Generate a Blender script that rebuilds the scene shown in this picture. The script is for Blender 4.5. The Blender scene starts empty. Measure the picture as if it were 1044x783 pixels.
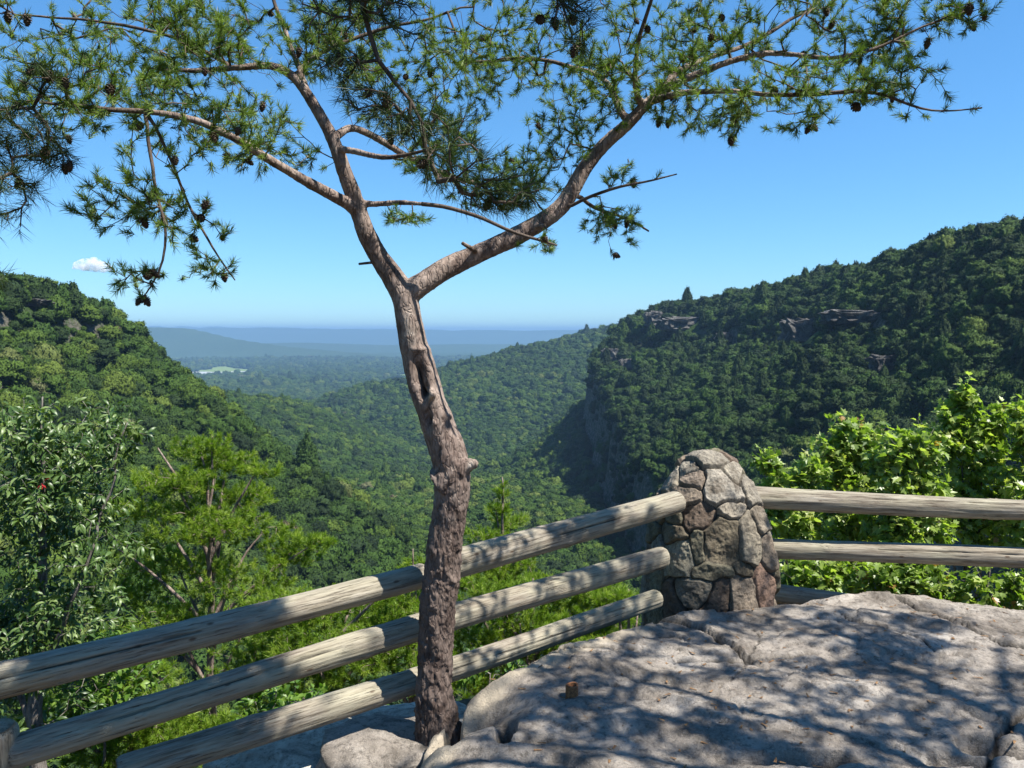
import bpy, math, random
import numpy as np
from mathutils import Matrix, Vector

SEED = 7
rng = np.random.default_rng(SEED)
random.seed(SEED)
col = bpy.context.scene.collection
scene = bpy.context.scene

# ------------------------------------------------------------------ camera
F = 800.0
PITCH = math.atan((391.5 - 338.0) / F)
def ray(px, py):
    xc = (px - 522.0) / F; yc = -(py - 391.5) / F
    c, s = math.cos(PITCH), math.sin(PITCH)
    return np.array([xc, c + yc * s, -s + yc * c])
def P(px, py, Y):
    d = ray(px, py); return d * (Y / d[1])
def PZ(px, py, z):
    d = ray(px, py); return d * (z / d[2])
cam_data = bpy.data.cameras.new('camera')
cam = bpy.data.objects.new('camera', cam_data); col.objects.link(cam)
cam.rotation_euler = (math.pi / 2 - PITCH, 0, 0)
cam_data.sensor_width = 36; cam_data.lens = 36 * F / 1044.0
cam_data.clip_start = 0.05; cam_data.clip_end = 90000
scene.camera = cam

# ------------------------------------------------------------------ helpers
def tag(o, label=None, cat=None, group=None, kind=None):
    if label: o['label'] = label
    if cat: o['category'] = cat
    if group: o['group'] = group
    if kind: o['kind'] = kind
    return o
def make_mesh(name, V, Fs, mat=None, smooth=True, attrs=None):
    """V (n,3); Fs: (m,k) int array or list of such arrays"""
    me = bpy.data.meshes.new(name)
    V = np.asarray(V, dtype=np.float32)
    if not isinstance(Fs, list): Fs = [Fs]
    Fs = [np.asarray(f, dtype=np.int32) for f in Fs if len(f)]
    me.vertices.add(len(V)); me.vertices.foreach_set('co', V.ravel())
    loops = np.concatenate([f.ravel() for f in Fs])
    sizes = np.concatenate([np.full(len(f), f.shape[1], dtype=np.int32) for f in Fs])
    starts = np.concatenate([[0], np.cumsum(sizes)[:-1]]).astype(np.int32)
    me.loops.add(len(loops)); me.loops.foreach_set('vertex_index', loops)
    me.polygons.add(len(sizes)); me.polygons.foreach_set('loop_start', starts)
    try: me.polygons.foreach_set('loop_total', sizes)
    except Exception: pass
    me.polygons.foreach_set('use_smooth', np.full(len(sizes), smooth, dtype=bool))
    if attrs:
        for k, a in attrs.items():
            a = np.asarray(a, dtype=np.float32)
            if a.ndim == 1:
                at = me.attributes.new(k, 'FLOAT', 'POINT'); at.data.foreach_set('value', a)
            else:
                at = me.attributes.new(k, 'FLOAT_COLOR', 'POINT')
                if a.shape[1] == 3: a = np.concatenate([a, np.ones((len(a), 1), np.float32)], 1)
                at.data.foreach_set('color', a.ravel())
    me.update(calc_edges=True); me.validate()
    if mat: me.materials.append(mat)
    return me
def obj(name, me, parent=None, loc=None):
    o = bpy.data.objects.new(name, me); col.objects.link(o)
    if parent: o.parent = parent
    if loc is not None: o.location = loc
    return o
def empty(name, loc):
    o = bpy.data.objects.new(name, None); col.objects.link(o); o.location = loc
    o.empty_display_size = 0.1
    return o
def unit(v): 
    v = np.asarray(v, float); n = np.linalg.norm(v, axis=-1, keepdims=True); return v / np.maximum(n, 1e-9)

def _hash(i, j, k, s):
    h = (i.astype(np.int64) * 374761393 + j.astype(np.int64) * 668265263 + k.astype(np.int64) * 2147483647 + s * 1274126177) & 0xFFFFFFFF
    h = ((h ^ (h >> 13)) * 1274126177) & 0xFFFFFFFF
    h = (h ^ (h >> 16)) & 0xFFFFFFFF
    return (h & 0xFFFF) / 32767.5 - 1.0
def vnoise(p, s=0):
    p = np.asarray(p, float); f = np.floor(p); t = p - f; t = t * t * t * (t * (t * 6 - 15) + 10)
    i, j, k = (f[:, a].astype(np.int64) for a in range(3))
    x, y, z = t[:, 0], t[:, 1], t[:, 2]
    r = 0
    for a in (0, 1):
        wa = x if a else 1 - x
        for b in (0, 1):
            wb = y if b else 1 - y
            for c in (0, 1):
                wc = z if c else 1 - z
                r = r + wa * wb * wc * _hash(i + a, j + b, k + c, s)
    return r
def fbm(p, octs=4, s=0, gain=0.5, lac=2.03):
    p = np.asarray(p, float); a = 1.0; r = 0; n = 0
    for o in range(octs):
        r = r + a * vnoise(p, s + o * 17); n += a; a *= gain; p = p * lac + 13.7
    return r / n
def fbm2(x, y, sc, octs=4, s=0):
    return fbm(np.stack([np.asarray(x).ravel() * sc, np.asarray(y).ravel() * sc, np.full(np.asarray(x).size, 0.37)], 1), octs, s).reshape(np.shape(x))
def sstep(a, b, x):
    t = np.clip((x - a) / (b - a), 0, 1); return t * t * (3 - 2 * t)

# ------------------------------------------------------------------ materials
def new_mat(name):
    m = bpy.data.materials.new(name); m.use_nodes = True
    nt = m.node_tree
    for n in list(nt.nodes): nt.nodes.remove(n)
    return m, nt, nt.nodes, nt.links
def N(nodes, t, **kw):
    n = nodes.new(t)
    for k, v in kw.items():
        if k.startswith('i_'): n.inputs[k[2:].replace('_', ' ')].default_value = v
        else: setattr(n, k, v)
    return n
DIM = 1.0
def ramp(nodes, links, fac, stops):
    stops = [(p, tuple(x * DIM for x in c)) if hasattr(c, '__len__') else (p, c) for p, c in stops]
    r = nodes.new('ShaderNodeValToRGB'); e = r.color_ramp.elements
    while len(e) < len(stops): e.new(0.5)
    for i, (p, c) in enumerate(stops):
        e[i].position = p; e[i].color = (c[0], c[1], c[2], 1) if hasattr(c, '__len__') else (c, c, c, 1)
    links.new(fac, r.inputs[0]); return r.outputs[0]
def mixc(nodes, links, fac, a, b, mode='MIX'):
    m = nodes.new('ShaderNodeMix'); m.data_type = 'RGBA'; m.blend_type = mode
    for s, v in ((m.inputs[0], fac), (m.inputs[6], a), (m.inputs[7], b)):
        if hasattr(v, 'is_linked') or hasattr(v, 'links'): links.new(v, s)
        elif hasattr(v, '__len__'): s.default_value = (*v, 1)
        else: s.default_value = v
    return m.outputs[2]
def noise(nodes, links, vec, scale, detail=4, rough=.55, dist=0):
    n = nodes.new('ShaderNodeTexNoise'); n.inputs['Scale'].default_value = scale; n.inputs['Detail'].default_value = detail
    n.inputs['Roughness'].default_value = rough; n.inputs['Distortion'].default_value = dist
    if vec is not None: links.new(vec, n.inputs['Vector'])
    return n.outputs['Fac']
def mapping(nodes, links, vec, scale):
    m = nodes.new('ShaderNodeMapping'); m.inputs['Scale'].default_value = scale; links.new(vec, m.inputs[0]); return m.outputs[0]
def bump(nodes, links, h, strength, dist, normal=None):
    b = nodes.new('ShaderNodeBump'); b.inputs['Strength'].default_value = strength; b.inputs['Distance'].default_value = dist
    links.new(h, b.inputs['Height'])
    if normal is not None: links.new(normal, b.inputs['Normal'])
    return b.outputs[0]
def finish(nt, nodes, links, color, rough=.8, normal=None, spec=.3):
    p = nodes.new('ShaderNodeBsdfPrincipled'); p.inputs['Roughness'].default_value = rough
    p.inputs['Specular IOR Level'].default_value = spec
    if hasattr(color, 'links'): links.new(color, p.inputs['Base Color'])
    else: p.inputs['Base Color'].default_value = (*color, 1)
    if normal is not None: links.new(normal, p.inputs['Normal'])
    o = nodes.new('ShaderNodeOutputMaterial'); links.new(p.outputs[0], o.inputs[0]); return p, o

def leaf_mat(name, stops, transl=.35, rough=.5, spec=.35, trans_col=None):
    stops = [(p, tuple(x * .70 for x in c)) for p, c in stops]
    m, nt, nodes, links = new_mat(name)
    at = N(nodes, 'ShaderNodeAttribute', attribute_name='tone')
    c = ramp(nodes, links, at.outputs['Fac'], stops)
    p = nodes.new('ShaderNodeBsdfPrincipled'); links.new(c, p.inputs['Base Color'])
    p.inputs['Roughness'].default_value = rough; p.inputs['Specular IOR Level'].default_value = spec
    t = nodes.new('ShaderNodeBsdfTranslucent')
    tc = mixc(nodes, links, 1.0, c, trans_col or (1.3, 1.5, .5), 'MULTIPLY'); links.new(tc, t.inputs[0])
    mx = nodes.new('ShaderNodeMixShader'); mx.inputs[0].default_value = transl
    links.new(p.outputs[0], mx.inputs[1]); links.new(t.outputs[0], mx.inputs[2])
    o = nodes.new('ShaderNodeOutputMaterial'); links.new(mx.outputs[0], o.inputs[0])
    return m
M = {}
M['pine_needle'] = leaf_mat('pine_needle', [(0, (.045, .09, .018)), (.5, (.165, .26, .045)), (.93, (.36, .47, .12)), (1, (.42, .30, .07))], .3, .5, .3)
M['young_needle'] = leaf_mat('young_needle', [(0, (.06, .13, .012)), (.5, (.21, .34, .03)), (1, (.40, .50, .07))], .42, .5, .3)
M['shade_needle'] = leaf_mat('shade_needle', [(0, (.02, .04, .012)), (.5, (.05, .085, .02)), (1, (.10, .14, .035))], .2, .5, .3)  # darker pine needles: the backlit shade of overhead branches put into the colour
M['gloss_leaf'] = leaf_mat('gloss_leaf', [(0, (.04, .085, .022)), (.5, (.09, .17, .035)), (1, (.25, .34, .11))], .28, .42, .5)
M['maple_leaf'] = leaf_mat('maple_leaf', [(0, (.10, .18, .035)), (.5, (.32, .45, .09)), (.92, (.52, .62, .20)), (.97, (.48, .50, .12)), (1, (.42, .24, .08))], .45, .4, .5)
M['shrub_leaf'] = leaf_mat('shrub_leaf', [(0, (.04, .10, .015)), (.5, (.12, .24, .03)), (1, (.25, .38, .06))], .4, .45, .4)
M['red_leaf'] = leaf_mat('red_leaf', [(0, (.5, .03, .03)), (1, (.7, .06, .06))], .3, .4, .4, (1, .4, .4))

def bark_mat(name, dark, mid, light, sc=1.0, bd=.004):
    dark, mid, light = ([x * .66 for x in c] for c in (dark, mid, light))
    m, nt, nodes, links = new_mat(name)
    tc = N(nodes, 'ShaderNodeTexCoord').outputs['Object']
    v = mapping(nodes, links, tc, (1, 1, .35))
    n1 = noise(nodes, links, v, 55 * sc, 6, .65, .6)
    n2 = noise(nodes, links, tc, 9 * sc, 4, .6)
    vo = N(nodes, 'ShaderNodeTexVoronoi', feature='DISTANCE_TO_EDGE'); vo.inputs['Scale'].default_value = 38 * sc
    dn = nodes.new('ShaderNodeTexNoise'); dn.inputs['Scale'].default_value = 30 * sc; links.new(v, dn.inputs['Vector'])
    dv = nodes.new('ShaderNodeVectorMath'); dv.operation = 'MULTIPLY_ADD'; links.new(dn.outputs['Color'], dv.inputs[0]); dv.inputs[1].default_value = (.07, .07, .07); links.new(v, dv.inputs[2])
    links.new(dv.outputs[0], vo.inputs['Vector'])
    c = ramp(nodes, links, n1, [(.3, dark), (.5, mid), (.68, light)])
    c = mixc(nodes, links, ramp(nodes, links, n2, [(.42, 0), (.6, .55)]), c, [x * 1.25 for x in light])
    c = mixc(nodes, links, ramp(nodes, links, vo.outputs['Distance'], [(0, .4), (.07, 0)]), c, [x * .5 for x in dark])
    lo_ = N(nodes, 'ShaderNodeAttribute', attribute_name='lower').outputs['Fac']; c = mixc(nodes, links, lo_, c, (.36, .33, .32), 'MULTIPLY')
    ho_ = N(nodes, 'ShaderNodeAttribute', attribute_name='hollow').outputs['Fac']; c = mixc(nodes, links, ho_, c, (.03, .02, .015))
    at = N(nodes, 'ShaderNodeAttribute', attribute_name='bare')
    c = mixc(nodes, links, at.outputs['Fac'], c, (.50, .44, .37))
    add = nodes.new('ShaderNodeMath'); add.operation = 'ADD'; links.new(n1, add.inputs[0])
    r2 = ramp(nodes, links, vo.outputs['Distance'], [(0, 0), (.12, .6)]); links.new(r2, add.inputs[1])
    nb = bump(nodes, links, add.outputs[0], .9, bd)
    finish(nt, nodes, links, c, .85, nb, .2)
    return m
M['bark'] = bark_mat('pine_bark', (.07, .048, .038), (.24, .175, .145), (.43, .345, .29))
M['twig'] = bark_mat('twig_bark', (.05, .035, .028), (.11, .08, .06), (.20, .155, .125), 1.5, .001)
M['grey_bark'] = bark_mat('grey_bark', (.08, .07, .06), (.18, .16, .14), (.32, .29, .26), 1.0, .003)
# fallen back on when an attribute is missing: 'bare' reads 0

def wood_mat():
    global DIM
    DIM = .64
    m, nt, nodes, links = new_mat('weathered_wood')
    tc = N(nodes, 'ShaderNodeTexCoord').outputs['Object']
    rnd = N(nodes, 'ShaderNodeObjectInfo').outputs['Random']
    off = nodes.new('ShaderNodeVectorMath'); off.operation = 'ADD'; links.new(tc, off.inputs[0])
    cx = nodes.new('ShaderNodeCombineXYZ'); mm = nodes.new('ShaderNodeMath'); mm.operation = 'MULTIPLY'; mm.inputs[1].default_value = 37
    links.new(rnd, mm.inputs[0]); links.new(mm.outputs[0], cx.inputs[0]); links.new(cx.outputs[0], off.inputs[1])
    v = off.outputs[0]
    g = noise(nodes, links, mapping(nodes, links, v, (2.2, 34, 34)), 2.2, 7, .7, .25)
    g2 = noise(nodes, links, mapping(nodes, links, v, (5, 110, 110)), 1.6, 5, .7)
    b = noise(nodes, links, mapping(nodes, links, v, (1, 3, 3)), 3.0, 4, .6)
    c = ramp(nodes, links, g, [(.32, (.115, .088, .06)), (.43, (.27, .225, .17)), (.56, (.40, .35, .275)), (.72, (.50, .455, .38))])
    c = mixc(nodes, links, ramp(nodes, links, b, [(.4, 0), (.65, .55)]), c, (.36, .34, .24))
    c = mixc(nodes, links, ramp(nodes, links, g2, [(.34, .85), (.43, 0)]), c, (.05, .038, .028))
    vo = N(nodes, 'ShaderNodeTexVoronoi'); vo.inputs['Scale'].default_value = 5.0; links.new(mapping(nodes, links, v, (1, 2.4, 2.4)), vo.inputs['Vector'])
    c = mixc(nodes, links, ramp(nodes, links, vo.outputs['Distance'], [(.04, .9), (.085, 0)]), c, (.09, .06, .04))
    geo = N(nodes, 'ShaderNodeAttribute', attribute_name='check')
    c = mixc(nodes, links, geo.outputs['Fac'], c, (.018, .013, .010))
    ms = nodes.new('ShaderNodeMath'); ms.operation = 'ADD'; links.new(g, ms.inputs[0])
    r2 = ramp(nodes, links, g2, [(.34, 0), (.46, .5)]); links.new(r2, ms.inputs[1])
    nb = bump(nodes, links, ms.outputs[0], .8, .004)
    finish(nt, nodes, links, c, .85, nb, .2)
    return m
M['wood'] = wood_mat(); DIM = 1.0

def rock_mat(name, lo, mid, hi, stain=(.05, .045, .04), lichen=(.55, .55, .48), bd=.012, sc=1.0, tan=None):
    lo, mid, hi, stain, lichen = ([x * .84 for x in c] for c in (lo, mid, hi, stain, lichen))
    m, nt, nodes, links = new_mat(name)
    tc = N(nodes, 'ShaderNodeTexCoord').outputs['Object']
    n1 = noise(nodes, links, tc, 2.6 * sc, 8, .66, .5)
    n2 = noise(nodes, links, tc, 34 * sc, 7, .75)
    n3 = noise(nodes, links, tc, 7.5 * sc, 7, .72, .8)
    n4 = noise(nodes, links, tc, 160 * sc, 3, .6)
    c = ramp(nodes, links, n1, [(.33, lo), (.5, mid), (.68, hi)])
    c = mixc(nodes, links, ramp(nodes, links, n3, [(.46, 0), (.62, .6)]), c, stain)
    c = mixc(nodes, links, ramp(nodes, links, n2, [(.35, .75), (.5, 0)]), c, [x * .35 for x in lo])
    c = mixc(nodes, links, ramp(nodes, links, n4, [(.62, 0), (.72, .7)]), c, lichen)
    if tan:
        at = N(nodes, 'ShaderNodeAttribute', attribute_name='rim')
        c = mixc(nodes, links, at.outputs['Fac'], c, tan)
        at = N(nodes, 'ShaderNodeAttribute', attribute_name='crack')
        c = mixc(nodes, links, at.outputs['Fac'], c, (.02, .017, .014))
    mu = nodes.new('ShaderNodeMath'); mu.operation = 'ADD'; links.new(n2, mu.inputs[0])
    q = nodes.new('ShaderNodeMath'); q.operation = 'MULTIPLY'; q.inputs[1].default_value = .35; links.new(n4, q.inputs[0]); links.new(q.outputs[0], mu.inputs[1])
    nb = bump(nodes, links, n3, .7, bd * 2.5); nb = bump(nodes, links, mu.outputs[0], 1.0, bd * 1.2, nb)
    finish(nt, nodes, links, c, .88, nb, .25)
    return m
M['rock'] = rock_mat('sandstone', (.20, .17, .14), (.37, .325, .275), (.52, .47, .41), stain=(.09, .075, .06), lichen=(.50, .46, .40), tan=(.46, .39, .29))
M['ledge'] = rock_mat('lichen_ledge', (.30, .27, .21), (.58, .53, .43), (.80, .75, .63), stain=(.08, .08, .07))
M['cliff'] = rock_mat('cliff_rock', (.07, .067, .06), (.19, .18, .165), (.38, .365, .335), stain=(.04, .04, .035), bd=1.2, sc=.06)

def stone_mat():
    m, nt, nodes, links = new_mat('fieldstone')
    tc = N(nodes, 'ShaderNodeTexCoord').outputs['Object']
    at = N(nodes, 'ShaderNodeAttribute', attribute_name='stone').outputs['Color']
    jo = N(nodes, 'ShaderNodeAttribute', attribute_name='joint').outputs['Fac']
    n1 = noise(nodes, links, tc, 14, 7, .7, .6); n2 = noise(nodes, links, tc, 70, 5, .7)
    c = mixc(nodes, links, 1.0, at, ramp(nodes, links, n1, [(.32, (.45, .4, .35)), (.5, (.95, .93, .9)), (.66, (1.45, 1.4, 1.3))]), 'MULTIPLY')
    c = mixc(nodes, links, ramp(nodes, links, n2, [(.36, .7), (.48, 0)]), c, (.05, .042, .035))
    c = mixc(nodes, links, jo, c, (.035, .028, .022))
    nb = bump(nodes, links, n2, .9, .008); nb = bump(nodes, links, n1, .7, .015, nb)
    finish(nt, nodes, links, c, .8, nb, .3)
    return m
M['stone'] = stone_mat()
def simple_mat(name, c, rough=.7, spec=.3, nscale=None, c2=None):
    m, nt, nodes, links = new_mat(name)
    if nscale:
        tc = N(nodes, 'ShaderNodeTexCoord').outputs['Object']
        n = noise(nodes, links, tc, nscale, 5, .65)
        cc = ramp(nodes, links, n, [(.35, c), (.65, c2)]); finish(nt, nodes, links, cc, rough, bump(nodes, links, n, .5, .05 / nscale), spec)
    else: finish(nt, nodes, links, c, rough, None, spec)
    return m
M['rust'] = simple_mat('rusty_steel', (.10, .04, .02), .8, .3, 90, (.30, .13, .05))
M['cone'] = simple_mat('pine_cone', (.035, .024, .018), .8, .2, 120, (.11, .08, .055))
M['soil'] = simple_mat('leaf_litter', (.05, .04, .025), .95, .1, 30, (.16, .12, .07))
M['cloud'] = simple_mat('cloud_white', (.9, .9, .9), 1, 0)
M['roof'] = simple_mat('pale_roof', (.75, .75, .72), .6)
M['snag'] = simple_mat('dead_wood', (.5, .48, .44), .8, .2, 3, (.65, .62, .58))

# crown material of the far trees: colour varies per tree
def crown_mat(inst):
    global DIM
    m, nt, nodes, links = new_mat('forest_crown' + ('_near' if not inst else ''))
    if inst:
        r = N(nodes, 'ShaderNodeAttribute', attribute_name='tone'); r.attribute_type = 'INSTANCER'; rnd = r.outputs['Fac']
    else:
        rnd = N(nodes, 'ShaderNodeObjectInfo').outputs['Random']
    DIM = 1.0
    c = ramp(nodes, links, rnd, [(0, (.010, .021, .006)), (.25, (.021, .042, .008)), (.5, (.028, .061, .008)), (.75, (.048, .084, .010)), (.93, (.072, .106, .016)), (.97, (.09, .10, .045)), (1, (.09, .07, .045))])
    DIM = 1.0
    tc = N(nodes, 'ShaderNodeTexCoord').outputs['Object']
    n1 = noise(nodes, links, tc, 5.5, 4, .7)
    c = mixc(nodes, links, 1.0, c, ramp(nodes, links, n1, [(.35, (.6, .6, .6)), (.65, (1.45, 1.4, 1.3))]), 'MULTIPLY')
    nb = bump(nodes, links, n1, 1.0, .25)
    p, o = finish(nt, nodes, links, c, .75, nb, .15)
    return m
M['crown_i'] = crown_mat(True); M['crown_o'] = crown_mat(False)

def terrain_mat():
    m, nt, nodes, links = new_mat('forested_terrain')
    tc = N(nodes, 'ShaderNodeTexCoord').outputs['Object']
    n1 = noise(nodes, links, tc, .05, 6, .7); n2 = noise(nodes, links, tc, .004, 5, .6)
    forest = ramp(nodes, links, n1, [(.35, (.014, .028, .008)), (.65, (.04, .07, .018))])
    forest = mixc(nodes, links, ramp(nodes, links, n2, [(.4, 0), (.6, .4)]), forest, (.04, .065, .02))
    fld = N(nodes, 'ShaderNodeAttribute', attribute_name='field').outputs['Fac']
    c = mixc(nodes, links, fld, forest, (.14, .19, .06))
    rk = N(nodes, 'ShaderNodeAttribute', attribute_name='rocky').outputs['Fac']
    r2 = noise(nodes, links, tc, .35, 6, .7)
    c = mixc(nodes, links, rk, c, ramp(nodes, links, r2, [(.35, (.02, .03, .012)), (.6, (.11, .10, .085)), (.7, (.22, .20, .17))]))
    so = N(nodes, 'ShaderNodeAttribute', attribute_name='litter').outputs['Fac']; n9 = noise(nodes, links, tc, 9.0, 7, .75)
    c = mixc(nodes, links, so, c, ramp(nodes, links, n9, [(.35, (.035, .026, .017)), (.6, (.13, .095, .06)), (.7, (.06, .08, .03))]))
    nb = bump(nodes, links, n1, 1.0, 6.0)
    finish(nt, nodes, links, c, .95, nb, .05)
    return m
M['terrain'] = terrain_mat()
def water_mat():
    m, nt, nodes, links = new_mat('lake_water')
    p, o = finish(nt, nodes, links, (.50, .47, .38), .25, None, .5)
    return m
M['water'] = water_mat()

# ------------------------------------------------------------------ sun and sky
SUN_EL, SUN_AZ = math.radians(60), math.radians(-24)    # azimuth from +X towards +Y
TS = np.array([math.cos(SUN_EL) * math.cos(SUN_AZ), math.cos(SUN_EL) * math.sin(SUN_AZ), math.sin(SUN_EL)])
sd = bpy.data.lights.new('sun', 'SUN'); sd.energy = 5.0; sd.angle = math.radians(.53); sd.color = (1, .955, .88)
sun = bpy.data.objects.new('sun', sd); col.objects.link(sun)
sun.rotation_euler = Vector(TS).to_track_quat('Z', 'Y').to_euler(); sun.location = (10, -10, 30)
w = bpy.data.worlds.new('World'); scene.world = w; w.use_nodes = True
wn, wl = w.node_tree.nodes, w.node_tree.links
bg = wn['Background']; sky = wn.new('ShaderNodeTexSky'); sky.sky_type = 'NISHITA'; sky.sun_disc = False
sky.sun_elevation = SUN_EL; sky.sun_rotation = math.atan2(TS[0], TS[1])
sky.air_density = 1.1; sky.dust_density = .05; sky.ozone_density = 2.5; sky.altitude = 900
hs = wn.new('ShaderNodeHueSaturation'); hs.inputs['Saturation'].default_value = 1.1; gm = wn.new('ShaderNodeGamma'); gm.inputs[1].default_value = .75; wl.new(sky.outputs[0], gm.inputs[0]); tn = wn.new('ShaderNodeMix'); tn.data_type = 'RGBA'; tn.blend_type = 'MULTIPLY'; tn.inputs[0].default_value = 1; tn.inputs[7].default_value = (.90, 1.36, 1.78, 1); wl.new(gm.outputs[0], tn.inputs[6]); wl.new(tn.outputs[2], hs.inputs['Color']); wl.new(hs.outputs[0], bg.inputs[0]); bg.inputs[1].default_value = .07
scene.view_settings.view_transform = 'Standard'; scene.view_settings.look = 'None'
scene.view_settings.exposure = 1.2; scene.view_settings.gamma = 1.0

# ------------------------------------------------------------------ terrain
def seg_dist(x, y, pts, vals):
    """distance to polyline in plan and interpolated values; pts (n,2), vals (n,k)"""
    best = np.full(x.shape, 1e18); out = np.zeros(x.shape + (vals.shape[1],)); side = np.zeros(x.shape)
    for i in range(len(pts) - 1):
        ax, ay = pts[i]; bx, by = pts[i + 1]; dx, dy = bx - ax, by - ay; L2 = dx * dx + dy * dy
        t = np.clip(((x - ax) * dx + (y - ay) * dy) / L2, 0, 1)
        qx = ax + t * dx - x; qy = ay + t * dy - y; d2 = qx * qx + qy * qy
        m = d2 < best
        best = np.where(m, d2, best); v = vals[i] + t[..., None] * (vals[i + 1] - vals[i])
        out = np.where(m[..., None], v, out)
        side = np.where(m, np.sign(dx * (y - ay) - dy * (x - ax)), side)
    return np.sqrt(best), out, side
def crest(lst, drop):
    p = np.array([P(a, b, Y) for a, b, Y, *_ in lst]); ex = np.array([l[3:] for l in lst], float).reshape(len(lst), -1)
    return p[:, :2], np.concatenate([p[:, 2:3] - drop, ex], 1)
# right hill: px, py, distance, slope, cliff distance, cliff drop
R_pts, R_v = crest([(2400, -150, 150, .5, 160, 40), (1900, 0, 210, .5, 160, 40), (1400, 115, 300, .55, 180, 50), (1200, 178, 360, .58, 195, 55), (1044, 228, 430, .6, 205, 55), (985, 237, 500, .6, 210, 55), (900, 266, 610, .55, 205, 55),
                    (800, 292, 760, .5, 185, 60), (700, 308, 940, .5, 120, 60), (664, 320, 1060, .5, 50, 62)], 8)
L_pts, L_v = crest([(-900, 120, 150, .5), (-350, 200, 220, .55), (-100, 250, 290, .6), (0, 279, 340, .62), (60, 290, 375, .62), (118, 322, 415, .78), (145, 364, 436, .9), (168, 404, 452, .9), (186, 450, 462, .75)], 9)
L2_pts, L2_v = crest([(-100, 360, 800, .3), (100, 378, 900, .33), (200, 396, 1020, .36), (300, 409, 1280, .40), (400, 441, 1600, .36), (455, 468, 1850, .3)], 7)
F_pts, F_v = crest([(900, 296, 2100, .3), (740, 312, 2200, .26), (655, 329, 2300, .23), (625, 333, 2400, .22), (600, 344, 2550, .21), (560, 356, 2750, .20), (520, 370, 2950, .19), (480, 383, 3200, .18), (430, 396, 3500, .18)], 9)
M_pts, M_v = crest([(-60, 330, 10500, .4), (60, 334, 10200, .4), (150, 333, 9800, .4), (190, 334, 9500, .4), (235, 344, 9200, .34), (290, 352, 8900, .3), (380, 360, 8600, .25)], 12)
N_pts, N_v = crest([(200, 352, 11000, .12), (300, 349, 11500, .12), (420, 352, 11500, .12), (560, 350, 12000, .12), (700, 346, 12500, .12), (900, 348, 12500, .12)], 0)
D_pts, D_v = crest([(-500, 335, 19000, .3), (100, 335, 19000, .3), (260, 334, 19500, .3), (420, 336.3, 19000, .3), (600, 336.5, 18500, .3), (900, 336, 18000, .3), (1600, 336, 18000, .3)], 0)
E_pts, E_v = crest([(150, 332.5, 26000, .4), (230, 333, 26000, .4), (330, 334.3, 26500, .4), (450, 336, 27000, .4)], 0)
RIM = np.array([(-40, -18), (-8, -2.5), (-1.9, 2.0), (-.9, 3.3), (1.1, 4.5), (5, 4.9), (12, 3.5), (40, -14)], float)
def floor_z(x, y):
    r = np.hypot(x, y)
    z = np.interp(y, [0, 450, 700, 1000, 1600, 2200, 4200], [-120, -125, -150, -195, -242, -268, -275])
    ax = -.027 * y - 0.00002 * y * y      # axis of the gorge
    ax = np.interp(y, [0, 400, 650, 1200, 2000, 3500], [0, 0, -15, -70, -170, -400])
    cross = np.abs(x - ax); wide = 120 + .15 * np.maximum(y, 0)
    return z + np.where(y < 5000, (np.sqrt(1 + (cross / wide) ** 2) - 1) * 38 * (1 - sstep(3000, 5000, y)), 0)
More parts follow.
